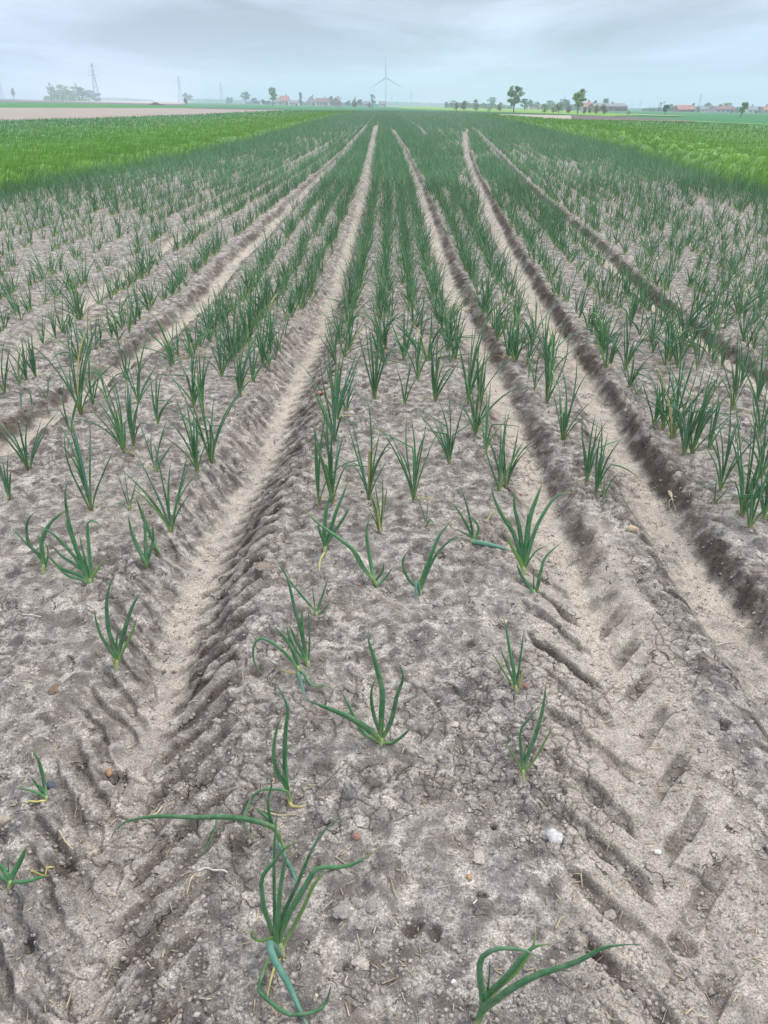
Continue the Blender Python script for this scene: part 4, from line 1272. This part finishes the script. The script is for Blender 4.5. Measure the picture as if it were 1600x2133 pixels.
# ------------------------------------------------------------------ houses
M_WHITE = simple('white_render', (.62, .60, .57), .8, .08, 1)
M_PINK = simple('pinkish_render', (.47, .38, .36), .8, .08, 1)
M_BRICK = simple('red_brick', (.30, .13, .10), .85, .2, 2)
M_TILE = simple('red_roof_tiles', (.37, .15, .115), .75, .2, 1)
M_TILE2 = simple('brown_roof_tiles', (.22, .105, .095), .75, .2, 1)
M_SLATE = simple('grey_roof_sheets', (.21, .20, .22), .7, .12, 1)
M_GLASS = simple('window_glass', (.05, .06, .075), .2, .1, 1)
M_DOOR = simple('dark_door', (.055, .05, .055), .6, .1, 1)

def house(px, by, ty, wpx, D, wall, roof, label, name='house', cat='house', depth=8.0, eave=.5, ridge='x', nwin=3, doors=1, chimney=True, rz=0.0, bigdoor=False):
    d = ray(px, by); d = d / d[1]
    p = np.array([d[0] * D, D, float(terrain(d[0] * D, D))])
    pm = px_m(D); W = wpx / pm
    d2 = ray(px, ty); H = max(2.6, CAM_H + d2[2] * D / d2[1] - p[2])
    he = H * eave
    root = empty(name, p, rz); tag(root, label, cat)
    a = Acc(); ov = .35
    if ridge == 'x':
        a.box((0, 0, he / 2 - .2), (W, depth, he + .4))
        a.add([(-W / 2, -depth / 2, he), (-W / 2, depth / 2, he), (-W / 2, 0, H - .12), (W / 2, -depth / 2, he), (W / 2, depth / 2, he), (W / 2, 0, H - .12)], [(0, 2, 1), (3, 4, 5), (0, 3, 5, 2), (1, 2, 5, 4)])
    else:
        a.box((0, 0, he / 2 - .2), (W, depth, he + .4))
        a.add([(-W / 2, -depth / 2, he), (W / 2, -depth / 2, he), (0, -depth / 2, H - .12), (-W / 2, depth / 2, he), (W / 2, depth / 2, he), (0, depth / 2, H - .12)], [(0, 1, 2), (3, 5, 4), (0, 2, 5, 3), (1, 4, 5, 2)])
    a.build('wall', wall, root)
    r = Acc()
    th = .16
    if ridge == 'x':
        sl = (H - he) / (depth / 2)
        for s in (-1, 1):
            e = (depth / 2 + ov)
            V = [(-W / 2 - ov, s * e, he - ov * sl + .03), (W / 2 + ov, s * e, he - ov * sl + .03), (W / 2 + ov, 0, H + .03), (-W / 2 - ov, 0, H + .03)]
            V += [(x, y, z + th) for x, y, z in V]
            r.add(V, [(0, 1, 2, 3), (7, 6, 5, 4), (0, 4, 5, 1), (1, 5, 6, 2), (3, 2, 6, 7), (0, 3, 7, 4)])
    else:
        sl = (H - he) / (W / 2)
        for s in (-1, 1):
            e = W / 2 + ov
            V = [(s * e, -depth / 2 - ov, he - ov * sl + .03), (s * e, depth / 2 + ov, he - ov * sl + .03), (0, depth / 2 + ov, H + .03), (0, -depth / 2 - ov, H + .03)]
            V += [(x, y, z + th) for x, y, z in V]
            r.add(V, [(0, 1, 2, 3), (7, 6, 5, 4), (0, 4, 5, 1), (1, 5, 6, 2), (3, 2, 6, 7), (0, 3, 7, 4)])
    ro = r.build('roof', roof, root)
    if chimney:
        c = Acc(); c.box((W * .18, .4, H + .35), (.6, .6, 1.5)); c.build('chimney', M_BRICK, ro)
    for i in range(nwin):
        w = Acc(); xx = -W / 2 + W * (i + .6) / (nwin + .2)
        w.box((xx, -depth / 2 - .02, he * .55), (min(1.2, W * .12), .09, he * .34)); w.build('window', M_GLASS, root)
    for i in range(doors):
        w = Acc(); dw = 2.6 if bigdoor else 1.0
        xx = W * (.22 + .2 * i) if bigdoor else W * .3
        w.box((xx, -depth / 2 - .03, he * .36 - .1), (dw, .10, he * .72)); w.build('door', M_DOOR, root)
    return root

house(594, 212.5, 200, 15, 560, M_PINK, M_TILE, 'house with a bright red roof beside the pale lone tree, left of centre', nwin=2)
house(582, 212, 203, 10, 600, M_WHITE, M_SLATE, 'small white house with a grey roof left of the bright red roof')
house(536, 211.5, 209, 16, 640, M_WHITE, M_SLATE, 'long low white building left of the lone pale tree', 'farm_shed', 'shed', chimney=False)
house(614, 215, 210, 17, 500, M_WHITE, M_SLATE, 'low white shed between the red roof and the poplar', 'farm_shed', 'shed', chimney=False, nwin=2)
house(649, 214, 201, 17, 560, M_PINK, M_SLATE, 'pinkish gabled house just right of the narrow poplar', ridge='y', nwin=2)
house(672, 214.5, 204.5, 26, 580, M_PINK, M_TILE2, 'long farmhouse with a dull brown roof in the centre group', nwin=4)
house(700, 215, 203.5, 20, 560, M_BRICK, M_TILE2, 'brown-red gabled house at the right of the centre group', ridge='y')
house(738, 217, 206, 10, 520, M_BRICK, M_TILE2, 'small steep-gabled house behind the lone pollard willow', ridge='y', nwin=1, eave=.45)
house(766, 217, 211, 17, 560, M_PINK, M_SLATE, 'low grey building behind the bare-crowned willow', 'farm_shed', 'shed', chimney=False)
house(797, 218, 211, 14, 560, M_WHITE, M_SLATE, 'small pale shed at the foot of the wind turbine', 'farm_shed', 'shed', chimney=False, nwin=1)
house(1222, 229, 214, 18, 400, M_PINK, M_TILE, 'red roofed house at the left end of the long grey barn')
house(1265, 232, 216, 66, 380, M_BRICK, M_SLATE, 'long brick barn with a grey roof and dark doors', 'barn', 'barn', depth=12, nwin=5, doors=2, chimney=False, bigdoor=True, eave=.62)
house(1424, 232.5, 219.5, 34, 420, M_BRICK, M_TILE, 'long barn with a bright red roof right of the dark round tree', 'barn', 'barn', depth=9, nwin=4, chimney=False, eave=.4)
house(1504, 235, 222, 40, 400, M_PINK, M_TILE2, 'pale pinkish house beneath the pale green tree at right', nwin=4, eave=.55)
house(1592, 237, 225, 16, 400, M_PINK, M_TILE, 'small red roofed house cut by the right picture edge', nwin=2)
house(1466, 232, 227, 24, 420, M_WHITE, M_SLATE, 'low whitish shed between red barn and pale house', 'farm_shed', 'shed', chimney=False)
house(1112, 226, 219, 22, 450, M_WHITE, M_SLATE, 'low pale farm building among the trees between the two tall trees', 'farm_shed', 'shed', chimney=False)
house(1560, 238, 234, 20, 395, M_WHITE, M_SLATE, 'low white wall-like shed under the conifers', 'farm_shed', 'shed', chimney=False, nwin=2)

# ------------------------------------------------------------------ pylons and the wind turbine
M_STEEL = simple('galvanised_steel', (.36, .38, .41), .55, .1, 1)
M_TURB = simple('turbine_paint', (.40, .41, .43), .5, .04, .2)

def far_point(px, D):
    d = ray(px, 250); d = d / d[1]
    return np.array([d[0] * D, D, float(terrain(d[0] * D, D))])

def pylon(px, ty, D, label, arms=3):
    p = far_point(px, D); d = ray(px, ty); H = CAM_H + d[2] * D / d[1] - p[2]
    root = empty('power_pylon', p, .5); tag(root, label, 'pylon', 'electricity pylons on the horizon')
    wb = H * .085; wt = H * .018; r = H * .0036
    m = Acc(); half = lambda z: wb + (wt - wb) * min(1, z / (H * .78)) 
    lv = [0, .16, .30, .43, .54, .64, .72, .80, .88, .95]
    for sx in (-1, 1):
        for sy in (-1, 1):
            m.bar((sx * wb, sy * wb, -.3), (sx * wt, sy * wt, H * .78), r * 1.5)
            m.bar((sx * wt, sy * wt, H * .78), (0, 0, H), r * 1.2)
    for i in range(len(lv) - 1):
        z0, z1 = lv[i] * H, lv[i + 1] * H
        a, b = half(z0), half(z1)
        for s in (-1, 1):
            m.bar((-a, s * a, z0), (b, s * b, z1), r * .8, 3); m.bar((a, s * a, z0), (-b, s * b, z1), r * .8, 3)
            m.bar((s * a, -a, z0), (s * b, b, z1), r * .8, 3); m.bar((s * a, a, z0), (s * b, -b, z1), r * .8, 3)
            m.bar((-b, s * b, z1), (b, s * b, z1), r * .7, 3)
    m.build('mast', M_STEEL, root)
    for k in range(arms):
        z = H * (.66 + .11 * k); L = H * (.15 if k == 0 else .12)
        if k == 2: L = H * .09
        c = Acc()
        for s in (-1, 1):
            for yy in (-1, 1):
                c.bar((0, yy * wt, z), (s * L, 0, z), r, 3); c.bar((0, yy * wt, z + H * .035), (s * L, 0, z), r, 3)
        co = c.build('crossarm', M_STEEL, root)
        for s in (-1, 1):
            i_ = Acc(); V, Fc, _ = tube([(s * L, 0, z), (s * L, 0, z - H * .02), (s * L, 0, z - H * .04)], [r * .8, r * 1.6, r * .8], 5); i_.add(V, Fc)
            i_.build('insulator', M_STEEL, co)
    return root
pylon(209, 128, 640, 'tallest nearest lattice pylon, right of the far left grove')
pylon(381, 156, 860, 'second lattice pylon, above the brownish bush left of centre')
pylon(466, 170, 1150, 'third and faintest left pylon, left of the round hazy tree')
pylon(15, 161, 900, 'faint pylon at the left picture edge')
pylon(856, 188, 1200, 'thin pylon above the forest right of the wind turbine', 2)
pylon(816, 197, 1350, 'short faint pylon close right of the wind turbine', 2)
pylon(1172, 194, 900, 'faint pylon mast above the trees left of the mistletoe tree', 2)
pylon(1330, 204, 900, 'faint pylon right of the long barn', 2)
pylon(1313, 214, 1100, 'shortest faint pylon close right of the barn end', 2)
pylon(1452, 194, 800, 'tallest right-hand pylon, above the small dark narrow tree')

def turbine(px, hub_y, D):
    p = far_point(px, D); d = ray(px, hub_y); H = CAM_H + d[2] * D / d[1] - p[2]
    root = empty('wind_turbine', p); tag(root, 'pale three-bladed wind turbine on the centre horizon', 'wind turbine')
    a = Acc(); V, Fc, _ = tube([(0, 0, z) for z in np.linspace(-.5, H - .6, 8)], np.linspace(H * .026, H * .015, 8), 14); a.add(V, Fc)
    a.build('tower', M_TURB, root, True)
    n = Acc(); V, Fc, _ = tube(catmull([(0, -H * .03, H), (0, -.01 * H, H), (0, H * .05, H), (0, H * .085, H)], 8), H * np.array([.012, .02, .024, .025, .024, .022, .018, .012]), 10); n.add(V, Fc)
    n.build('nacelle', M_TURB, root, True)
    h = Acc(); V, Fc, _ = tube([(0, -H * .03, H), (0, -H * .045, H), (0, -H * .06, H)], [H * .02, H * .018, H * .004], 10); h.add(V, Fc)
    h.build('hub', M_TURB, root, True)
    L = 40 / px_m(D)
    for ang in (0, 120, 240):
        an = math.radians(ang - 1.5); s, c = math.sin(an), math.cos(an)
        b = Acc(); pts = []; rad = []
        for t in np.linspace(0.0, 1, 12):
            pts.append((s * L * t, -H * .045, H + c * L * t)); rad.append(L * (.022 if t < .06 else .038 * (1 - t) + .008) )
        V, Fc, _ = tube(pts, rad, 8, .35); b.add(V, Fc)
        b.build('blade', M_TURB, root, True)
turbine(804, 161.5, 1050)

def mound():
    p = at(325, 219.5); pm = px_m(p[1]); W, H = 42 / pm, 5 / pm
    n = 40; V = []; 
    g1 = np.linspace(-1, 1, n)
    for y in g1:
        for x in g1:
            r = math.hypot(x * (1.0 if x < 0 else .9), y)
            z = max(0, 1 - r ** 1.6) * (1 + .25 * math.sin(5 * x + 2) * math.cos(3 * y)) 
            z += .25 * float(vn2(np.array([x * 4]), np.array([y * 4]), 3)[0]) * (r < 1) * (1 - r)
            V.append((x * W / 2, y * W * .25, z * H * 1.05 - .05))
    Fc = [(j * n + i, j * n + i + 1, (j + 1) * n + i + 1, (j + 1) * n + i) for j in range(n - 1) for i in range(n - 1)]
    o = link_mesh('dirt_heap', np.array(V), Fc, simple('heap_soil', (.075, .05, .042), .95, .3, 2))
    o.location = p
    tag(o, 'low dark brown heap of soil or manure on the left green strip', 'heap')
mound()

# ------------------------------------------------------------------ stones, clods, straws
def pebble(px, py, wpx, hpx, col, label, name='stone', cat='stone', seed=0, flat=.6, rough=.7, sink=.3, group=None):
    b = at(px, py); b[2] = gz(b[0], b[1]); pm = px_m(b[1])
    rg = random.Random(seed + int(px * 3 + py))
    rx, ry, rz_ = wpx / pm / 2, hpx / pm / 2 * 1.15, wpx / pm / 2 * flat
    V = []; nu, nv = 14, 9
    ph = [rg.uniform(0, 6.28) for _ in range(6)]
    V.append((0, 0, -rz_))
    for j in range(1, nv):
        th = PI * j / nv
        for i in range(nu):
            a = 2 * PI * i / nu
            k = 1 + .13 * math.sin(2 * a + ph[0]) + .10 * math.sin(3 * a + ph[1] + th) + .08 * math.sin(5 * a + ph[2] - 2 * th) + .06 * rg.gauss(0, 1) + (rg.gauss(0, .11) if name != 'stone' else 0)
            V.append((rx * k * math.sin(th) * math.cos(a), ry * k * math.sin(th) * math.sin(a), -rz_ * math.cos(th) * (1 + .1 * math.sin(a + ph[3]))))
    V.append((0, 0, rz_))
    Fc = []
    for i in range(nu): Fc.append((0, 1 + (i + 1) % nu, 1 + i))
    for j in range(nv - 2):
        for i in range(nu):
            q = 1 + j * nu; Fc.append((q + i, q + (i + 1) % nu, q + nu + (i + 1) % nu, q + nu + i))
    q = 1 + (nv - 2) * nu
    for i in range(nu): Fc.append((q + i, q + (i + 1) % nu, len(V) - 1))
    key = name + '_' + '_'.join('%02d' % int(c * 99) for c in col)
    nmmat = {'stone': 'stone_surface', 'soil_clod': 'clod_surface'}.get(name, name + '_surface')
    if key not in MATS:
        m, nt, p_ = new_mat(nmmat); g = G(nt)
        c_ = g.ramp(g.noise(g.coord(), 160, 4, .6), [(.3, tuple(x * .6 for x in col)), (.7, tuple(min(1, x * 1.25) for x in col))])
        g.l(c_, p_.inputs['Base Color']); p_.inputs['Roughness'].default_value = rough
        g.l(g.bump(g.noise(g.coord(), 240, 3), .5, .003), p_.inputs['Normal'])
        MATS[key] = m
    o = link_mesh(name, np.array(V), Fc, MATS[key], None, name == 'stone')
    o.location = (b[0], b[1], b[2] + rz_ * (1 - 2 * sink)); o.rotation_euler = (rg.uniform(-.2, .2), rg.uniform(-.2, .2), rg.uniform(0, .6))
    tag(o, label, cat, group)
    return o
ST = 'stones lying on the soil'
CL = 'loose soil clods'
for a in [(1155, 1747, 34, 30, (.55, .53, .51), 'largest whitish stone, left of the tread prints'), (1372, 1769, 15, 12, (.70, .68, .64), 'small bright white stone lying inside the tread prints'),
          (107, 1644, 19, 15, (.075, .085, .12), 'blue-grey stone beside the small seedling-sized onion'), (743, 1747, 19, 14, (.30, .15, .10), 'reddish-brown stone right of the leaning long-leaved onion'),
          (1096, 1425, 13, 8, (.34, .13, .08), 'small red stone at the foot of an upright onion'), (667, 823, 14, 11, (.50, .17, .13), 'salmon-red stone at the central rut\'s right edge'),
          (1318, 1102, 26, 12, (.55, .42, .30), 'beige stone on the ridge between tread-printed and dark-walled ruts'), (6, 1713, 32, 22, (.36, .30, .24), 'brown stone cut by the left picture edge'),
          (945, 2050, 12, 11, (.70, .67, .64), 'tiny white stone near the bottom edge, left of the long-leaved onion'), (372, 2094, 14, 17, (.48, .31, .22), 'peach coloured pebble at the bottom left'),
          (977, 1830, 11, 11, (.45, .27, .13), 'small orange pebble on the open bed, below the whitish stone'), (221, 1581, 13, 20, (.38, .21, .11), 'orange-brown pebble in the rut at left'),
          (748, 1222, 9, 8, (.40, .18, .10), 'tiny orange pebble left of the very long-leaved onion'), (1087, 1009, 7, 5, (.30, .10, .08), 'tiny dark red pebble in the tread-printed rut'), (660, 2080, 10, 8, (.5, .4, .3), 'tiny tan pebble by the bottom flopping leaf')]:
    pebble(*a, group=ST)
for i, a in enumerate([(1000, 1790, 30, 30, (.38, .35, .33), 'pale crumbly clod in the middle of the open bed'), (1275, 1893, 30, 20, (.30, .28, .27), 'flat grey clod at the left end of a tread print'),
          (1323, 1932, 16, 14, (.42, .40, .39), 'upper of two pale clods beside the lowest tread print'), (1332, 1946, 20, 13, (.40, .38, .37), 'lower of two pale clods beside the lowest tread print'),
          (948, 1502, 18, 16, (.46, .43, .41), 'whitish chip of crust right of the isolated onion'), (1297, 1792, 16, 18, (.34, .32, .31), 'grey clod between two tread prints'),
          (115, 1437, 22, 22, (.17, .12, .085), 'brown square clod far left of the central rut'), (330, 1800, 26, 16, (.30, .28, .27), 'lower half of a broken grey clod in the central rut'),
          (372, 1776, 34, 15, (.28, .26, .25), 'long upper piece of a broken grey clod in the central rut'), (716, 1900, 40, 34, (.26, .245, .24), 'large cracked grey clod on the bed right of the largest onion'),
          (742, 1872, 26, 22, (.27, .25, .245), 'cracked clod behind the large grey clod'), (775, 1890, 26, 26, (.25, .235, .23), 'cracked clod right of the large grey clod'),
          (748, 1932, 22, 16, (.24, .225, .22), 'small clod in front of the cracked clods'), (754, 2012, 34, 26, (.36, .34, .32), 'rounded pale clod near the bottom centre'),
          (1318, 1638, 30, 20, (.30, .285, .275), 'grey clod on the ridge beside the upper tread print'), (1315, 1755, 22, 16, (.36, .34, .33), 'pale clod at the fork of a tread print'),
          (1485, 1512, 36, 24, (.26, .25, .245), 'dark hollowed clod on the right-hand ridge'), (1110, 1320, 20, 12, (.2, .18, .17), 'dark clod left of the upper tread prints'),
          (548, 1190, 30, 22, (.22, .19, .17), 'dark clod at the right shoulder of the central rut'), (560, 1240, 34, 22, (.33, .31, .3), 'pale flaky clod at the right shoulder of the central rut'),
          (1575, 1190, 36, 24, (.2, .175, .16), 'dark clod on the dark-walled rut\'s right shoulder')]):
    a = a[:4] + (tuple(c * q for c, q in zip(a[4], (1.15, 1.08, 1.0))),) + a[5:]
    pebble(*a, name='soil_clod', cat='soil clod', seed=i, flat=.34, rough=.95, sink=.40, group=CL)

def strand(name, pts, wpx, mat, label, cat, taper=True, group=None, sides=6):
    P = []
    for x, y in pts:
        b = at(x, y); pm = px_m(b[1]); P.append((b[0], b[1], gz(b[0], b[1]) + .5 * wpx / pm + .001))
    P = catmull(P, 10); P0 = P[0].copy()
    for q in P: q[2] = max(q[2], gz(q[0], q[1]) + .4 * wpx / pm)
    n = 10; r = (leaf_radii(n, wpx / pm) if taper else np.full(n, wpx / pm / 2) * np.linspace(1, .7, n))
    V, Fc, A = tube(P - P0, r, sides, .7)
    o = link_mesh(name, np.array(V), Fc, mat, None, True, {'along': np.array(A) * .7 + .25, 'tint': [random.random()] * len(A)})
    o.location = P0
    tag(o, label, cat, group)
strand('fallen_leaf', [(465, 1688), (447, 1728), (428, 1762), (402, 1798)], 6, M_LEAF, 'loose green onion leaf lying on the rut side', 'leaf')
M_WSTRAW = simple('bleached_straw', (.62, .58, .52), .7, .2, 60)
SG = 'straw bits on the soil'
for pts, w, m, lab in [([(412, 1821), (445, 1812), (475, 1822)], 6, M_WSTRAW, 'whitish curved straw in the rut below the fallen leaf'), ([(542, 1690), (580, 1696), (618, 1704)], 6, M_STRAW, 'straight straw lying behind the leaning onion'),
    ([(67, 1822), (88, 1812), (110, 1798)], 8, M_LEAF_DRY, 'dry orange leaf piece near the short thick onion'), ([(335, 1662), (320, 1677), (300, 1688)], 5, M_STRAW, 'brown straw on the rut side above the long leaf'),
    ([(48, 1288), (68, 1291), (88, 1294)], 4, M_WSTRAW, 'grey stick far left behind the V-shaped onion'), ([(386, 1441), (410, 1444)], 3, M_WSTRAW, 'thin stick at the bottom of the central rut'),
    ([(1262, 2105), (1280, 2115), (1295, 2124)], 5, M_STRAW, 'straw near the bottom edge, right of the long-leaved onion'), ([(1158, 1932), (1164, 1918), (1170, 1906)], 5, M_STRAW, 'brown stick standing out above the bottom right onion'),
    ([(1430, 2105), (1440, 2096), (1448, 2090)], 6, M_STRAW, 'tan chip in the bottom right tread prints'), ([(388, 1860), (400, 1840), (412, 1825)], 4, M_STRAW, 'brown twig below the whitish curved straw'),
    ([(305, 1870), (335, 1868)], 4, M_STRAW, 'pale twig across the lower left rut'), ([(222, 1953), (238, 1946)], 6, M_WSTRAW, 'pale chip at the lower left'), ([(336, 1985), (342, 1968)], 5, M_STRAW, 'short straw below the pale twig'),
    ([(120, 1725), (135, 1748), (150, 1762)], 3.5, M_STRAW, 'thin straw on the left rut bank'), ([(838, 1566), (842, 1556)], 4, M_STRAW, 'straw stub right below the isolated onion'),
    ([(1010, 1090), (1025, 1075), (1028, 1064)], 4, M_LEAF_DRY, 'dry bent straw left of the largest onion by the tread prints'), ([(1335, 1330), (1345, 1345)], 4, M_STRAW, 'short straw in the tread-printed rut'),
    ([(1500, 1300), (1540, 1292)], 3, M_WSTRAW, 'thin pale straw in the dark-walled rut'), ([(130, 2080), (146, 2050)], 5, M_STRAW, 'stick at the bottom left corner area'), ([(985, 1893), (993, 1885)], 6, M_WSTRAW, 'pale chip on the bed above the bottom right onion')]:
    strand('straw', pts, w, m, lab, 'straw', False, SG, 5)
# uprooted seedling
def uprooted():
    b = at(1403, 1018); z = gz(b[0], b[1]); root = empty('withered_onion', (b[0], b[1], z + .012))
    tag(root, 'uprooted withered onion with pale roots lying in the dark-walled rut', 'onion plant')
    pm = px_m(b[1])
    V, Fc, A = tube(catmull([(0, .05, .012), (0, .02, .01), (-.006, -.02, .008)], 7), np.array([.003, .006, .008, .008, .006, .004, .003]), 8)
    link_mesh('bulb', np.array(V), Fc, simple('withered_bulb', (.46, .40, .27), .7, .2, 80), root)
    for dx in (-.05, -.02, .005, .02):
        V, Fc, A = tube(catmull([(-.006, -.02, .008), (dx * .6, -.05, .004), (dx, -.10 - abs(dx), .002)], 7), np.linspace(.0018, .0006, 7), 5)
        link_mesh('root', np.array(V), Fc, MATS['withered_bulb'], root)
uprooted()

# crumbs and chaff, too many to count
def crumbs():
    n = 24000
    px = RNG.uniform(-250, 1850, n); py = RNG.uniform(700, 2300, n)
    u = px - 800; v = py - 1066.5
    t = CAM_H / (v * CP + F_PX * SP); X = u * t; Y = (F_PX * CP - v * SP) * t
    Z, sand, damp = near_detail(X, Y, np.full(n, .006), True)
    cl = vn2(X / .25, Y / .25, 91)
    ok = (Y < 6) & ((cl > -.05) | (damp > .3))
    X, Y = X[ok], Y[ok]
    bp = np.array(hero_pts + [(q[0], q[1]) for q in indiv if q[1] < 4.6])
    k = np.repeat(np.arange(len(bp)), 16); ra = np.abs(RNG.normal(.012, .016, len(k))) + .008; aa = RNG.uniform(0, 6.28, len(k))
    X = np.r_[X, bp[k, 0] + ra * np.cos(aa)]; Y = np.r_[Y, bp[k, 1] + ra * np.sin(aa)]
    Z = ground(X, Y); n = len(X)
    r = np.exp(RNG.normal(math.log(.0027), .6, n)); r = np.clip(r, .0012, .0085)
    o8 = np.array([[1, 0, 0], [-1, 0, 0], [0, 1, 0], [0, -1, 0], [0, 0, 1], [0, 0, -1]], float)
    V = np.repeat(o8[None], n, 0) * (1 + RNG.normal(0, .25, (n, 6, 1))) * r[:, None, None]
    V[..., 2] *= .7
    a = RNG.uniform(0, 6.28, n); c, s = np.cos(a), np.sin(a)
    V = np.stack([V[..., 0] * c[:, None] - V[..., 1] * s[:, None], V[..., 0] * s[:, None] + V[..., 1] * c[:, None], V[..., 2]], -1)
    V += np.stack([X, Y, Z + r * .25], -1)[:, None, :]
    f = np.array([[0, 2, 4], [2, 1, 4], [1, 3, 4], [3, 0, 4], [2, 0, 5], [1, 2, 5], [3, 1, 5], [0, 3, 5]])
    Fc = (f[None] + (np.arange(n) * 6)[:, None, None]).reshape(-1, 3)
    o = link_mesh('soil_crumbs', V.reshape(-1, 3), Fc, simple('crumb_soil', (.34, .30, .27), .95, .55, 70), None, False)
    tag(o, 'loose crumbs of dry soil scattered over the crust', 'soil crumbs', kind='stuff')
    # chaff
    n = 1800
    px = RNG.uniform(-250, 1850, n); py = RNG.uniform(800, 2300, n); u = px - 800; v = py - 1066.5
    t = CAM_H / (v * CP + F_PX * SP); X = u * t; Y = (F_PX * CP - v * SP) * t
    a = RNG.uniform(0, 6.28, n); L = np.exp(RNG.normal(math.log(.013), .5, n)); L = np.clip(L, .005, .05); w = RNG.uniform(.0007, .0018, n)
    P = [np.stack([X + np.cos(a) * L * k, Y + np.sin(a) * L * k], -1) for k in (-.5, .5)]
    Zs = [ground(p[:, 0], p[:, 1]) + .003 for p in P]
    nx_, ny_ = -np.sin(a) * w, np.cos(a) * w
    V = []
    for p, z in zip(P, Zs):
        V.append(np.stack([p[:, 0] - nx_, p[:, 1] - ny_, z], -1)); V.append(np.stack([p[:, 0] + nx_, p[:, 1] + ny_, z], -1)); V.append(np.stack([p[:, 0], p[:, 1], z + w * 1.6], -1))
    V = np.stack(V, 1); f = np.array([[0, 3, 5, 2], [2, 5, 4, 1], [1, 4, 3, 0]])
    Fc = (f[None] + (np.arange(n) * 6)[:, None, None]).reshape(-1, 4)
    o = link_mesh('chaff', V.reshape(-1, 3), Fc, simple('chaff_straw', (.46, .38, .27), .85, .5, 30), None, False)
    tag(o, 'tiny bits of straw chaff scattered on the soil', 'chaff', kind='stuff')
crumbs()

# ------------------------------------------------------------------ air
def haze():
    a = Acc(); zb, zt = -62.0, 58.0
    a.box((0, 1400, (zb + zt) / 2), (5200, 3600, zt - zb))
    m = bpy.data.materials.new('hazy_air'); m.use_nodes = True; nt = m.node_tree; nt.nodes.clear()
    out = nt.nodes.new('ShaderNodeOutputMaterial'); v = nt.nodes.new('ShaderNodeVolumePrincipled')
    v.inputs['Color'].default_value = (.76, .86, 1.0, 1); v.inputs['Density'].default_value = .0009
    v.inputs['Anisotropy'].default_value = 0.0
    nt.links.new(v.outputs[0], out.inputs['Volume'])
    o = a.build('haze', m); o['kind'] = 'stuff'; tag(o, 'thin blue-grey haze over the distant fields', 'haze', kind='stuff')
haze()

# ------------------------------------------------------------------ sky and light
SUN_EL, SUN_AZ = math.radians(52), math.radians(75)   # azimuth clockwise from +Y (ahead) towards +X (right)
world = bpy.data.worlds.new('World'); scene.world = world; world.use_nodes = True
nt = world.node_tree; nt.nodes.clear(); g = G(nt)
out = g.n('ShaderNodeOutputWorld'); bg = g.n('ShaderNodeBackground'); bg.inputs['Strength'].default_value = .1
sky = g.n('ShaderNodeTexSky', sky_type='NISHITA'); sky.sun_disc = False
sky.sun_elevation = SUN_EL; sky.sun_rotation = SUN_AZ
tc = g.n('ShaderNodeTexCoord'); sep = g.n('ShaderNodeSeparateXYZ'); g.l(tc.outputs['Generated'], sep.inputs[0])
zc = g.math('MAXIMUM', sep.outputs['Z'], 0.0)
grad = g.ramp(zc, [(0.0, (.40, .525, .755)), (.10, (.56, .635, .76)), (.30, (1.10, 1.20, 1.36)), (1.0, (1.95, 2.0, 2.10))])
den = g.math('ADD', zc, .045)
cb = g.n('ShaderNodeCombineXYZ')
g.l(g.math('DIVIDE', sep.outputs['X'], den), cb.inputs[0]); g.l(g.math('DIVIDE', sep.outputs['Y'], den), cb.inputs[1])
mp = g.n('ShaderNodeMapping'); mp.inputs['Scale'].default_value = (.42, .20, 1); mp.inputs['Location'].default_value = (3.1, 1.7, 0)
g.l(cb.outputs[0], mp.inputs['Vector'])
nz = g.noise(mp.outputs[0], 1.0, 6, .55, .5)
cl = g.ramp(nz, [(.37, .58), (.50, .89), (.63, 1.24)])
cloud = g.mix(1.0, grad, cl, 'MULTIPLY')
cloud10 = g.mix(1.0, cloud, 10.0, 'MULTIPLY')
nt.nodes[-1].use_clamp = False
mixed = g.mix(.92, sky.outputs[0], cloud10)
g.l(mixed, bg.inputs['Color']); g.l(bg.outputs[0], out.inputs['Surface'])

sd = bpy.data.lights.new('sun', 'SUN'); sd.energy = 1.5; sd.angle = math.radians(14); sd.color = (1.0, .95, .87)
so = bpy.data.objects.new('sun', sd); COL.objects.link(so); so.location = (30, 10, 60)
dv = Vector((math.sin(SUN_AZ) * math.cos(SUN_EL), math.cos(SUN_AZ) * math.cos(SUN_EL), math.sin(SUN_EL)))
so.rotation_euler = (-dv).to_track_quat('-Z', 'Y').to_euler()

scene.view_settings.view_transform = 'Standard'
scene.view_settings.look = 'None'
scene.view_settings.exposure = 0.28
scene.view_settings.gamma = 1.0
scene.view_settings.use_curve_mapping = False
scene.cycles.volume_bounces = 2
scene.cycles.max_bounces = 8
scene.cycles.use_denoising = True
scene.cycles.denoising_input_passes = 'RGB_ALBEDO_NORMAL'
scene.cycles.denoising_prefilter = 'NONE'
